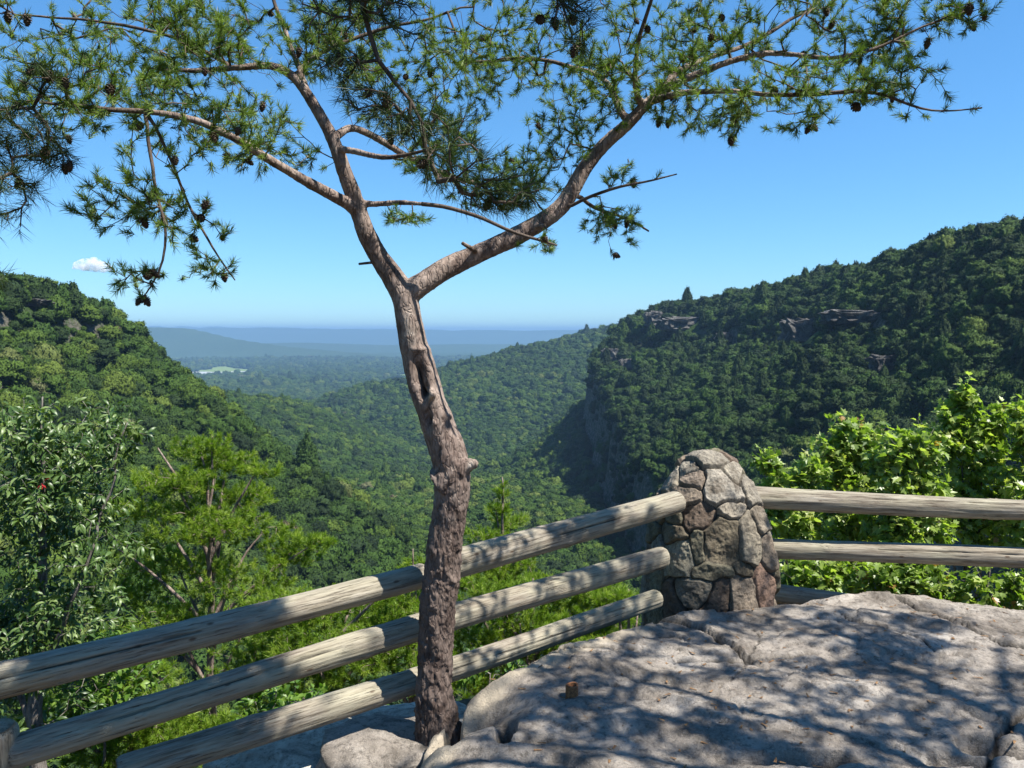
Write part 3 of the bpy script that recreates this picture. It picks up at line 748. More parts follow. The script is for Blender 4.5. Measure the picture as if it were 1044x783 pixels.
# ------------------------------------------------------------------ the pine
def pxw(px, py, Y, wpx): 
    p = P(px, py, Y); return (*p, wpx / F * Y * .455)
pine_root = PZ(447, 748, -1.56); pine_root = P(447, 748, 2.98)
pine = empty('pine_tree', pine_root); tag(pine, 'crooked forked pine with pinkish grey bark rooted between the rock and the log rails', 'tree')
pl = Plant(3, .04, .0011)
TY = 2.98
trunk = [(449, 800, TY, 66), (447, 765, TY, 60), (445, 742, TY, 52), (443, 715, TY, 44), (443, 680, TY, 41), (444, 640, TY, 39), (449, 600, TY, 42), (454, 560, TY, 41), (459, 520, TY, 39), (462, 492, TY, 40), (458, 468, TY, 42),
         (450, 440, TY, 38), (439, 410, TY, 37), (428, 378, TY, 35), (420, 345, TY, 31), (416, 318, TY, 29), (413, 298, TY, 30), (404, 286, TY, 25), (390, 270, TY, 22),
         (374, 240, TY - .02, 20), (364, 212, TY - .05, 19), (352, 178, TY - .08, 16), (343, 146, TY - .1, 15), (330, 122, TY - .1, 13), (315, 98, TY - .1, 12), (300, 76, TY - .1, 10), (275, 62, TY - .12, 8), (240, 70, TY - .15, 7), (200, 75, TY - .2, 5), (160, 70, TY - .25, 4)]
limbR = [(414, 300, TY, 27), (428, 291, TY, 26), (455, 274, TY + .03, 26), (490, 258, TY + .07, 24), (530, 239, TY + .1, 24), (562, 222, TY + .12, 23), (580, 203, TY + .13, 21), (592, 178, TY + .14, 20), (612, 152, TY + .15, 17), (640, 126, TY + .15, 16), (656, 108, TY + .15, 14), (668, 98, TY + .15, 12),
         (700, 80, TY + .12, 10), (745, 60, TY + .1, 8), (800, 53, TY + .05, 7), (850, 60, TY, 5), (900, 50, TY, 4), (940, 28, TY, 3), (985, 12, TY, 2)]
limbR = [(a, b, c, d * (.98 if k < 3 else .86)) for k, (a, b, c, d) in enumerate(limbR)]
paths = [trunk, limbR,
  [(364, 212, TY - .05, 12), (345, 204, TY - .1, 13), (322, 190, TY - .2, 12), (298, 178, TY - .28, 11), (270, 160, TY - .35, 10), (240, 140, TY - .4, 9), (200, 122, TY - .45, 8), (150, 114, TY - .5, 6), (95, 108, TY - .55, 5), (40, 105, TY - .6, 3)],
  [(342, 143, TY - .1, 9), (350, 129, TY - .05, 9), (361, 127, TY, 8), (391, 146, TY + .1, 8), (435, 170, TY + .2, 7), (468, 183, TY + .3, 6), (510, 190, TY + .4, 4), (550, 185, TY + .45, 3)],
  [(346, 152, TY - .1, 8), (362, 154, TY - .15, 7), (383, 161, TY - .2, 7), (396, 165, TY - .22, 5), (440, 150, TY - .3, 3)],
  [(368, 208, TY - .03, 7), (400, 208, TY - .05, 6), (440, 208, TY - .1, 5), (480, 218, TY - .12, 5), (520, 235, TY - .15, 4), (552, 248, TY - .2, 4), (568, 250, TY - .2, 2)],
  [(668, 98, TY + .15, 9), (690, 75, TY + .3, 8), (715, 60, TY + .4, 6), (760, 46, TY + .5, 5), (800, 25, TY + .55, 4), (835, 2, TY + .6, 3), (870, -25, TY + .6, 2)],
  [(662, 104, TY + .15, 9), (690, 96, TY, 7), (730, 92, TY - .1, 6), (790, 97, TY - .2, 5), (850, 95, TY - .25, 5), (890, 91, TY - .3, 4), (920, 105, TY - .3, 3), (960, 115, TY - .3, 2), (1000, 109, TY - .3, 1.6)],
  [(640, 126, TY + .15, 9), (628, 105, TY + .2, 8), (620, 82, TY + .3, 6), (595, 70, TY + .35, 5), (555, 61, TY + .4, 4), (520, 60, TY + .4, 4), (480, 62, TY + .4, 3)],
  [(652, 110, TY + .15, 8), (645, 80, TY + .05, 6), (648, 40, TY, 5), (665, 0, TY - .05, 4), (680, -40, TY - .1, 3)],
  [(586, 195, TY + .13, 5), (605, 214, TY + .2, 4), (632, 219, TY + .3, 3), (662, 236, TY + .35, 2)],
  [(575, 214, TY + .12, 4), (600, 200, TY + .05, 4), (640, 188, TY, 3), (690, 178, TY - .05, 1.5)],
  [(150, 114, TY - .5, 4), (150, 150, TY - .5, 4), (160, 195, TY - .52, 3.5), (171, 232, TY - .53, 3), (166, 270, TY - .54, 2.5), (148, 303, TY - .55, 1.5)],
  [(152, 116, TY - .5, 4), (172, 160, TY - .42, 3), (190, 210, TY - .4, 3), (214, 250, TY - .38, 2.5), (238, 286, TY - .37, 1.5)],
  [(315, 98, TY - .1, 7), (300, 55, TY - .05, 6), (285, 20, TY, 5), (270, -30, TY + .05, 3)],
  [(300, 76, TY - .1, 6), (330, 50, TY, 5), (380, 30, TY + .05, 4), (430, 20, TY + .1, 3), (470, 8, TY + .1, 2)],
  [(240, 70, TY - .15, 5), (190, 40, TY - .1, 4), (130, 25, TY - .1, 4), (80, 20, TY - .1, 3), (30, 15, TY - .1, 2)],
  [(387, 268, TY, 5), (375, 270, TY - .02, 4), (366, 269, TY - .03, 3)],
  [(490, 258, TY + .05, 6), (478, 252, TY - .03, 5), (471, 247, TY - .05, 4)],
  [(545, 232, TY + .1, 6), (556, 230, TY + .02, 5)],
]
for q in paths: pl.path([pxw(*a) for a in q])
pine_skel_n = pl.n
blobs = [(60, 30, 80, 40, -.1, 60), (130, 50, 75, 45, -.15, 80), (200, 50, 75, 48, -.15, 100), (260, 45, 65, 45, -.1, 90), (330, 35, 65, 42, 0, 90), (400, 45, 60, 45, 0, 80), (205, 108, 70, 32, -.35, 70), (275, 150, 48, 26, -.3, 50),
         (110, 100, 60, 28, -.5, 55), (45, 108, 42, 26, -.55, 35), (135, 205, 40, 22, -.5, 32), (175, 150, 40, 30, -.45, 30), (122, 225, 22, 14, -.5, 10), (200, 230, 22, 28, -.4, 16), (152, 288, 16, 16, -.5, 9), (220, 275, 18, 14, -.4, 9),
         (400, 105, 50, 30, .0, 45), (450, 95, 70, 42, .1, 100), (500, 55, 60, 40, .2, 55), (450, 155, 55, 32, .15, 70), (505, 190, 60, 28, .3, 60), (412, 222, 22, 9, -.05, 9), (540, 180, 48, 28, .35, 45), (545, 250, 24, 8, -.1, 9),
         (590, 120, 55, 55, .2, 70), (560, 55, 55, 30, .35, 38), (650, 60, 70, 50, .1, 125), (720, 45, 70, 42, .3, 110), (790, 45, 70, 38, .2, 100), (860, 38, 70, 30, .1, 95), (930, 26, 60, 24, 0, 60), (978, 15, 22, 12, 0, 14), (820, 98, 60, 20, -.2, 55),
         (900, 90, 45, 20, -.25, 32), (958, 108, 40, 9, -.3, 18), (745, 128, 30, 16, 0, 14), (825, 125, 18, 14, -.1, 8), (650, 180, 38, 10, 0, 14), (620, 228, 38, 18, .25, 26), (636, 255, 14, 9, .3, 5), (715, 105, 60, 22, 0, 45), (240, 20, 160, 30, 0, 90), (700, 5, 220, 30, .1, 100)]
tg = []
for cx, cy, rx, ry, dy, n in blobs:
    n = int(n * 2.8)
    c = P(cx, cy, TY + dy); rad = np.array([rx / F * TY, .26 + .15 * (rx > 45), ry / F * TY])
    q = blob_pts(rng, n, c, rad)
    keep = fbm(q * 5.5, 2, 21) > -.09
    tg.append(q[keep])
# canopy beyond the top of the frame
for cx, cy, rx, n in ((150, -70, 160, 60), (350, -60, 150, 60), (650, -70, 160, 60), (850, -50, 120, 50)):
    tg.append(blob_pts(rng, n, P(cx, cy, TY + .1), (rx / F * TY, .45, .22)))
tg = np.concatenate(tg)
pl.reach(tg, back=1.2, up=-.02, wob=.22)
pl.radii(2.25)
# small bare twigs
V, Fc = pl.tubes(6, 0, .0085)
obj('branches', make_mesh('branches', V - pine_root, fixtri(Fc), M['twig'], True), pine)
tips = np.array(pl.tips); tp = pl.p[tips]; td = unit(pl.d[tips] + np.array([0, 0, .35]) + rng.normal(size=(len(tips), 3)) * .3)
print('pine tips', len(tips))
V, Fc, t = needles(tp, td, rng, n=52, shoot=.030, length=.031, width=.0021, spread=(.3, 1.2))
extra = rng.choice(np.arange(pine_skel_n, pl.n), 900); V2, F2, t2 = needles(pl.p[extra], unit(pl.d[extra] + rng.normal(size=(900, 3)) * .5), rng, n=16, shoot=.03, length=.036, width=.0018, spread=(.6, 1.3))
obj('needles', make_mesh('needles', np.concatenate([V, V2]) - pine_root, np.concatenate([Fc, F2 + len(V)]), M['pine_needle'], False, {'tone': np.concatenate([t, t2])}), pine)
# cones
def cone_mesh():
    V, Fc = [], []; b = 0
    n = 40
    for k in range(n):
        z = k / n; r_ = .0145 * math.sin(math.pi * (.12 + .86 * z) ** .8) ; a = k * 2.4; c = np.array([math.cos(a) * r_, math.sin(a) * r_, z * .042])
        o = np.array([math.cos(a), math.sin(a), .3]); s_ = np.array([-math.sin(a), math.cos(a), 0])
        q = [c - o * .008 + s_ * .002, c + s_ * .006, c + o * .005, c - s_ * .006, c - np.array([0, 0, .004])]
        V += q; Fc += [(b, b + 1, b + 2), (b, b + 2, b + 3), (b + 1, b + 4, b + 2), (b + 4, b + 3, b + 2)]; b += 5
    Vc = IV2 * np.array([.0115, .0115, .021]) + np.array([0, 0, .02])
    return make_mesh('pine_cone', np.concatenate([np.array(V), Vc]), np.concatenate([np.array(Fc), IF2 + b]), M['cone'], False)
cone_me = cone_mesh()
in_frame = tp[:, 2] < 1.28
pick = rng.choice(np.where(in_frame)[0], 60, replace=False)
cp = list(tp[pick] + rng.normal(size=(60, 3)) * .012)
for px, py, dy in ((20, 6, -.3), (42, 12, -.3), (52, 50, -.4), (48, 68, -.45), (70, 38, -.3), (78, 132, -.5), (148, 305, -.55), (138, 300, -.55), (236, 287, -.37), (226, 284, -.37), (168, 268, -.54), (147, 262, -.54), (153, 240, -.5), (198, 222, -.4), (205, 240, -.4), (210, 190, -.4),
                   (733, 140, 0), (752, 150, 0), (826, 122, -.1), (839, 130, -.1), (868, 124, -.2), (872, 145, 0), (740, 104, 0), (668, 128, .1), (690, 124, .1), (946, 42, 0), (989, 24, 0), (640, 220, .3), (652, 228, .3), (622, 240, .25), (642, 262, .3), (430, 148, .1), (452, 78, .1), (770, 30, .3), (852, 25, .1)):
    cp.append(P(px, py, TY + dy))
for p in cp[:95]:
    k_ = int(np.argmin(((pl.p[pine_skel_n:pl.n] - p) ** 2).sum(1))) + pine_skel_n; p = pl.p[k_] + rng.normal(size=3) * .003
    o = obj('pine_cone', cone_me, pine, np.array(p) - pine_root); s_ = rng.uniform(.55, .95); o.scale = (s_, s_, s_)
    o.rotation_euler = (rng.uniform(1.8, 3.6), rng.uniform(-.5, .5), rng.uniform(0, 6))
# trunk with its limbs: one skin over all thick wood
VV, FF, b = [], [], 0
for ch, att in pl.chains():
    r_ = pl.rad[ch].copy()
    if att: r_[0] = min(r_[0], r_[1] * 1.3)
    k = r_ >= .0078
    if k.sum() < 2: continue
    last = np.where(k)[0][-1] + 1; c = ch[:last + 1]; q = np.concatenate([pl.p[c], r_[:last + 1, None]], 1)
    q = resample(q, .012)
    if len(q) < 3: continue
    V, Fc = tube(q[:, :3], q[:, 3], 20); VV.append(V); FF.append(Fc + b); b += len(V)
def stub(pts):
    global b
    q = resample([pxw(*a) for a in pts], .006); V, Fc = tube(q[:, :3], q[:, 3], 18); VV.append(V); FF.append(Fc + b); b += len(V)
stub([(452, 492, TY, 44), (464, 481, TY - .02, 34), (473, 475, TY - .03, 22), (480, 473, TY - .035, 14), (486, 472, TY - .035, 12)])
stub([(436, 405, TY - .02, 20), (440, 402, TY - .07, 12), (442, 401, TY - .095, 10)])
stub([(447, 428, TY, 14), (456, 425, TY - .03, 7), (460, 424, TY - .03, 5)])
stub([(440, 432, TY - .03, 18), (443, 430, TY - .065, 9)])
# root flare
for a0, a1 in ((215, 14), (330, 13), (20, 10)):
    aa = math.radians(a0); c0 = P(446, 728, TY); e = c0 + np.array([math.cos(aa) * .13, math.sin(aa) * .10, -.2])
    q = resample([(*(c0 + (0, 0, .06)), .05), (*(c0 * .55 + e * .45 + np.array([0, 0, .015])), .042), (*e, .022)], .01); V, Fc = tube(q[:, :3], q[:, 3], 16); VV.append(V); FF.append(Fc + b); b += len(V)
tmp = bpy.data.objects.new('tmp', make_mesh('tmp', np.concatenate(VV), fixtri(np.concatenate(FF)))); col.objects.link(tmp)
rm = tmp.modifiers.new('r', 'REMESH'); rm.mode = 'VOXEL'; rm.voxel_size = .0042
sm = tmp.modifiers.new('s', 'SMOOTH'); sm.iterations = 6; sm.factor = .6
dg = bpy.context.evaluated_depsgraph_get(); me = bpy.data.meshes.new_from_object(tmp.evaluated_get(dg)); bpy.data.objects.remove(tmp)
n = len(me.vertices); V = np.zeros(n * 3, np.float32); me.vertices.foreach_get('co', V); V = V.reshape(-1, 3).astype(float)
Nn = np.zeros(n * 3, np.float32); me.vertices.foreach_get('normal', Nn); Nn = Nn.reshape(-1, 3)
print('trunk verts', n)
low = 1 - sstep(-1.0, -.25, V[:, 2])                      # plated bark low down, smoother above
scl = np.array([1, 1, .45])
Wv = V + np.stack([fbm(V * 14, 2, 65), fbm(V * 14, 2, 66), fbm(V * 14, 2, 67)], 1) * .03
pl_n = np.abs(fbm(Wv * scl * 30 + 3, 4, 61, .6)); pl_n2 = fbm(V * scl * 95, 3, 62); lump = fbm(V * 9, 3, 63)
thick = sstep(.0, .9, np.clip((1.1 - V[:, 2]) / 1.6, 0, 1))
disp = lump * .007 * thick + (pl_n - .22) * (.003 + .014 * low) * (.4 + .6 * thick) + pl_n2 * (.0015 + .0035 * low)
def near_c(px, py, dyy, rx, rz):
    c = P(px, py, TY + dyy); return np.exp(-(((V[:, 0] - c[0]) / rx) ** 2 + ((V[:, 2] - c[2]) / rz) ** 2)) * (V[:, 1] < TY + .01)
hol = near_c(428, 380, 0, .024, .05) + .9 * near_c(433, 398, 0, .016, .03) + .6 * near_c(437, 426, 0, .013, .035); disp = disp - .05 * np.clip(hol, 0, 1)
rimm = near_c(420, 382, 0, .012, .06) + near_c(440, 384, 0, .013, .06) + near_c(429, 356, 0, .03, .012); disp = disp + .010 * np.clip(rimm, 0, 1)
V = V + Nn * disp[:, None]
bare = np.clip(near_c(418, 338, 0, .022, .06) * (.5 + fbm(V * 40, 2, 5)) + .7 * near_c(481, 473, 0, .012, .02) + .8 * near_c(441, 402, 0, .012, .014), 0, .75)
me.vertices.foreach_set('co', (V - pine_root).astype(np.float32).ravel()); a_ = me.attributes.new('bare', 'FLOAT', 'POINT'); a_.data.foreach_set('value', bare.astype(np.float32))
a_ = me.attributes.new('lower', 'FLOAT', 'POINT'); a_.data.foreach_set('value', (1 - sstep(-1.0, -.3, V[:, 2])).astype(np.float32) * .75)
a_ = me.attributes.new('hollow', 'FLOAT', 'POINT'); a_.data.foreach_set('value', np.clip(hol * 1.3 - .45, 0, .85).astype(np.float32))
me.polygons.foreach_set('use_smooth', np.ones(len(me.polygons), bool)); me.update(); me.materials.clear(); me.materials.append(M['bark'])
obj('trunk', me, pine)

# ------------------------------------------------------------------ log rails
def rail(parent, root, A, B, r, seed, bend=.0, name='rail', checks=2):
    A, B = np.asarray(A, float), np.asarray(B, float); L = np.linalg.norm(B - A); X_ = (B - A) / L
    Zr = unit(np.array([0, 0, 1.]) - X_ * X_[2]) if abs(X_[2]) < .95 else np.array([0, -1., 0]); Y_ = np.cross(Zr, X_)
    ns, sd_ = int(L / .009), 72; t = np.linspace(0, L, ns); a = np.linspace(0, 2 * math.pi, sd_, endpoint=False)
    Tt, Aa = np.meshgrid(t, a, indexing='ij'); r0 = np.random.default_rng(seed)
    rr = r * (1 + .05 * np.sin(Tt * 1.3 + seed)) * (1 - .05 * Tt / L)
    q = np.stack([Tt.ravel() * 1.6 + seed * 7, np.cos(Aa).ravel() * 1.5, np.sin(Aa).ravel() * 1.5], 1)
    rr = rr + (fbm(q, 4, seed) * .006).reshape(Tt.shape)
    q2 = np.stack([Tt.ravel() * 2.5 + seed, np.cos(Aa).ravel() * 9, np.sin(Aa).ravel() * 9], 1); rr = rr + (fbm(q2, 3, seed + 3) * .0022).reshape(Tt.shape)
    end = np.minimum(t, L - t); rr = rr * np.clip(.80 + .2 * np.sqrt(np.clip(end / .022, 0, 1)), 0, 1)[:, None]
    chk = np.zeros(Tt.shape)
    for c in range(checks):                        # long drying cracks
        a0 = (math.radians(58), math.radians(150), math.radians(250), math.radians(20))[c] + r0.uniform(-.25, .25); s0 = r0.uniform(0, .45) * L; s1 = s0 + r0.uniform(.35, .6) * L
        w = .0035 * sstep(s0, s0 + .15, Tt) * (1 - sstep(s1 - .15, s1, Tt)) * (1 + .5 * np.sin(Tt * 21))
        ca = a0 + .05 * np.sin(Tt * 3.1 + c) + .012 * np.sin(Tt * 37) + .03 * (Tt - s0)
        dd = np.abs((Aa - ca + math.pi) % (2 * math.pi) - math.pi) * r
        m = np.clip(1 - dd / np.maximum(w, 1e-5), 0, 1) * (w > 4e-4); chk = np.maximum(chk, m); rr = rr - m * .012
    k0 = r0.uniform(.1, .9, 4) * L; ka = r0.uniform(0, 6.28, 4)
    for k, kk in zip(k0, ka):
        dd = np.hypot(Tt - k, ((Aa - kk + math.pi) % (2 * math.pi) - math.pi) * r); rr = rr + .006 * np.exp(-(dd / .022) ** 2) - .008 * np.exp(-(dd / .008) ** 2)
    sag = bend * np.sin(np.pi * Tt / L) + .008 * np.sin(Tt * 2.2 + seed)
    Vv = np.stack([Tt, rr * np.cos(Aa) + .006 * np.sin(Tt * 1.7 + seed * 2), rr * np.sin(Aa) + sag], -1).reshape(-1, 3)
    i, j = np.meshgrid(np.arange(ns - 1), np.arange(sd_), indexing='ij'); j2 = (j + 1) % sd_
    Fc = np.stack([i * sd_ + j, i * sd_ + j2, (i + 1) * sd_ + j2, (i + 1) * sd_ + j], -1).reshape(-1, 4)[:, ::-1]
    e0, e1 = len(Vv), len(Vv) + 1; Vv = np.concatenate([Vv, [[-.004, 0, 0], [L + .004, 0, 0]]]); jj = np.arange(sd_)
    caps = np.concatenate([np.stack([np.full(sd_, e0), jj, (jj + 1) % sd_], 1), np.stack([np.full(sd_, e1), (ns - 1) * sd_ + (jj + 1) % sd_, (ns - 1) * sd_ + jj], 1)])[:, ::-1]
    o = obj(name, make_mesh(name, Vv, [Fc, caps], M['wood'], True, {'check': np.append(chk.ravel(), [0, 0])}), parent)
    m = Matrix(np.array([[X_[0], Y_[0], Zr[0], A[0] - root[0]], [X_[1], Y_[1], Zr[1], A[1] - root[1]], [X_[2], Y_[2], Zr[2], A[2] - root[2]], [0, 0, 0, 1]]).tolist())
    o.matrix_local = m; return o
root = np.array([-1.62, 2.4, -1.9])
fence = empty('log_rail_fence', root); tag(fence, 'three-rail weathered log fence running from the lower left up to the stone pillar', 'fence', 'log rail fences')
def lrp(px, py): # point on the left fence plane (vertical plane through two plan points)
    d = ray(px, py); ax, ay = .82, 3.9; bx, by = -1.57, 2.4
    nx, ny = by - ay, -(bx - ax); t = (nx * ax + ny * ay) / (nx * d[0] + ny * d[1]); return d * t
rail(fence, root, lrp(-60, 708), lrp(434, 587), .057, 3, checks=3)
rail(fence, root, lrp(444, 583), lrp(692, 509), .058, 14, checks=2)
rail(fence, root, lrp(8, 766), lrp(678, 566), .054, 5, checks=2)
rail(fence, root, lrp(120, 791), lrp(672, 611), .052, 8, checks=2)
pz = lrp(-12, 745)
def post(parent, root, p, top, r, seed):
    A = np.array([p[0], p[1], -2.3]); return rail(parent, root, A, np.array([p[0], p[1], top]), r, seed, name='post')
post(fence, root, pz + np.array([.0, .03, 0]), pz[2] + .0, .075, 12)
root2 = np.array([2.2, 4.2, -1.9])
fence2 = empty('log_rail_fence', root2); tag(fence2, 'weathered log fence running right from the stone pillar in front of the bright green shrubs', 'fence', 'log rail fences')
rail(fence2, root2, P(764, 508, 4.2), P(1160, 523, 4.0), .056, 21, checks=3)
rail(fence2, root2, P(778, 557, 4.2), P(1160, 576, 4.0), .055, 24, checks=2)
rail(fence2, root2, P(772, 604, 4.25), P(1160, 650, 4.1), .05, 27, checks=1)
pr = P(1150, 600, 4.08); post(fence2, root2, pr, P(1150, 497, 4.08)[2], .08, 31)

# ------------------------------------------------------------------ stone pillar
def pillar():
    c = P(721, 620, 4.12); base_z = -1.75; top_z = P(722, 462, 4.0)[2]; H = top_z - base_z
    root = np.array([c[0] , c[1], base_z])
    def front(px, py): return P(px, py, 3.86)
    nz_, na_ = 330, 620
    a = np.linspace(0, 2 * math.pi, na_, endpoint=False); s = np.linspace(0, 1, nz_)
    S, Aa = np.meshgrid(s, a, indexing='ij')
    # profile: near-vertical below, domed above
    def prof(s_):
        z = np.where(s_ < .55, s_ / .55 * .62, .62 + .38 * np.sin((s_ - .55) / .45 * math.pi / 2)) * H
        t = np.clip((z / H - .30) / .70, 0, 1); r_ = (1 - t ** 2.7) ** .5 * .296 + .008 + .02 * (1 - z / H); return z, r_
    Zz, R0 = prof(S)
    R0 = np.where(S >= 1, .001, R0)
    e = 3.2; cc, ss = np.cos(Aa - .25), np.sin(Aa - .25)
    sq = (np.abs(cc) ** e + np.abs(ss) ** e) ** (-1 / e)
    mixq = .75 * (1 - sstep(.55, .95, Zz / H)) + .15
    rr = R0 * (1 - mixq + mixq * sq)
    Xx, Yy_ = rr * np.cos(Aa), rr * np.sin(Aa) * .92
    V = np.stack([Xx, Yy_, Zz], -1).reshape(-1, 3)
    # stones: seeds by hand on the face that is seen, at random elsewhere
    seeds, cols, an = [], [], []
    def seed(px, py, cl, w=1, h=1):
        d = ray(px, py); y = 3.86
        # march to the surface: nearest vertex to the ray in front
        q = V + root; t = q @ (d / np.linalg.norm(d)); dist = np.linalg.norm(q - t[:, None] * d / np.linalg.norm(d), axis=1)
        k = np.argmin(dist + .15 * (q[:, 1] - 3.7)); seeds.append(V[k]); cols.append(cl); an.append((w, h))
    G, Rd, Br, Gn, Pk = (.27, .245, .20), (.135, .10, .075), (.155, .13, .09), (.16, .145, .10), (.21, .17, .13)
    for a_ in [(725, 465, G, 1.6, .5), (700, 475, G, .8, .9), (750, 480, G, .8, .9), (684, 487, G, .7, 1), (765, 497, G, .7, 1.2), (707, 490, (.24, .195, .155), .8, .7), (735, 497, (.34, .31, .26), 1.3, 1.2), (704, 505, (.24, .195, .15), .9, .8),
               (712, 527, Rd, 1.2, .9), (688, 528, Gn, .8, .6), (683, 543, Br, 1.2, .7), (737, 550, Br, 1.3, 1.7), (713, 560, Gn, .45, 1.4), (766, 553, (.25, .22, .17), .8, 1.6), (775, 530, (.21, .18, .14), .5, .9), (782, 560, Pk, .4, 1.2),
               (691, 572, (.28, .26, .20), 1.25, 1.25), (727, 585, Gn, 1.5, .55), (760, 580, Br, .8, .5), (708, 600, (.21, .185, .145), 1.4, .6), (735, 605, Rd, .7, 1.1), (757, 605, Pk, .9, 1.2), (779, 600, (.29, .19, .14), .5, 1.6), (684, 605, Rd, .5, .8), (670, 590, Gn, .6, .9),
               (745, 519, (.29, .255, .205), .9, .7), (668, 560, G, .6, 1), (672, 520, Br, .6, 1), (667, 540, Gn, .5, .8)]: seed(*a_)
    r_ = np.random.default_rng(5); tries = 0
    while len(seeds) < 80 and tries < 9000:
        tries += 1; k = r_.integers(0, len(V)); v = V[k]
        if v[1] < -.06 and v[0] > -.3: continue
        if min(np.linalg.norm(v - np.array(x)) for x in seeds) > .11:
            seeds.append(v); cols.append([G, Rd, Br, Gn, Pk][r_.integers(0, 5)]); an.append((r_.uniform(.7, 1.3), r_.uniform(.6, 1.2)))
    seeds = np.array(seeds); cols = np.array(cols); an = np.array(an)
    ww = V + np.stack([fbm(V * 9, 3, 71), fbm(V * 9, 3, 72), fbm(V * 9, 3, 73)], 1) * .022
    d1 = np.full(len(V), 9.); d2 = np.full(len(V), 9.); id1 = np.zeros(len(V), int)
    for k, sdp in enumerate(seeds):
        dv = ww - sdp; d_ = np.sqrt((dv[:, 0] ** 2 + dv[:, 1] ** 2) / an[k, 0] ** 2 + dv[:, 2] ** 2 / an[k, 1] ** 2)
        m = d_ < d1; d2 = np.where(m, d1, np.minimum(d2, d_)); id1 = np.where(m, k, id1); d1 = np.where(m, d_, d1)
    edge = d2 - d1
    joint = 1 - sstep(.001, .007, edge); pill = sstep(.0, .022, edge)
    hr = np.random.default_rng(9).uniform(-.008, .009, len(seeds)); tilt = np.random.default_rng(10).normal(size=(len(seeds), 3)) * .09
    nrm = unit(np.stack([Xx, Yy_, np.where(Zz / H > .55, (Zz / H - .55) * .8, 0)], -1).reshape(-1, 3))
    disp = pill * .018 - .018 + hr[id1] * pill + ((V - seeds[id1]) * tilt[id1]).sum(1) * pill + fbm(V * 18, 4, 81) * .012 + fbm(V * 70, 3, 82) * .004
    V2 = V + nrm * disp[:, None]
    top = len(V2); V2 = np.concatenate([V2, [[0, 0, H + .0]]])
    i, j = np.meshgrid(np.arange(nz_ - 1), np.arange(na_), indexing='ij'); j2 = (j + 1) % na_
    Fc = np.stack([i * na_ + j, i * na_ + j2, (i + 1) * na_ + j2, (i + 1) * na_ + j], -1).reshape(-1, 4)
    jj = np.arange(na_); tf = np.stack([(nz_ - 1) * na_ + jj, (nz_ - 1) * na_ + (jj + 1) % na_, np.full(na_, top)], 1)
    cl = cols[id1] * .84 * (1 + np.random.default_rng(3).uniform(-.15, .15, (len(seeds), 1)))[id1]
    o = obj('stone_pillar', make_mesh('stone_pillar', V2, [Fc, tf], M['stone'], True, {'stone': np.concatenate([cl, [[.4, .37, .33]]]), 'joint': np.append(joint, 0)}), None, root)
    tag(o, 'domed pillar of mortared fieldstones where the two log fences meet', 'pillar')
pillar()

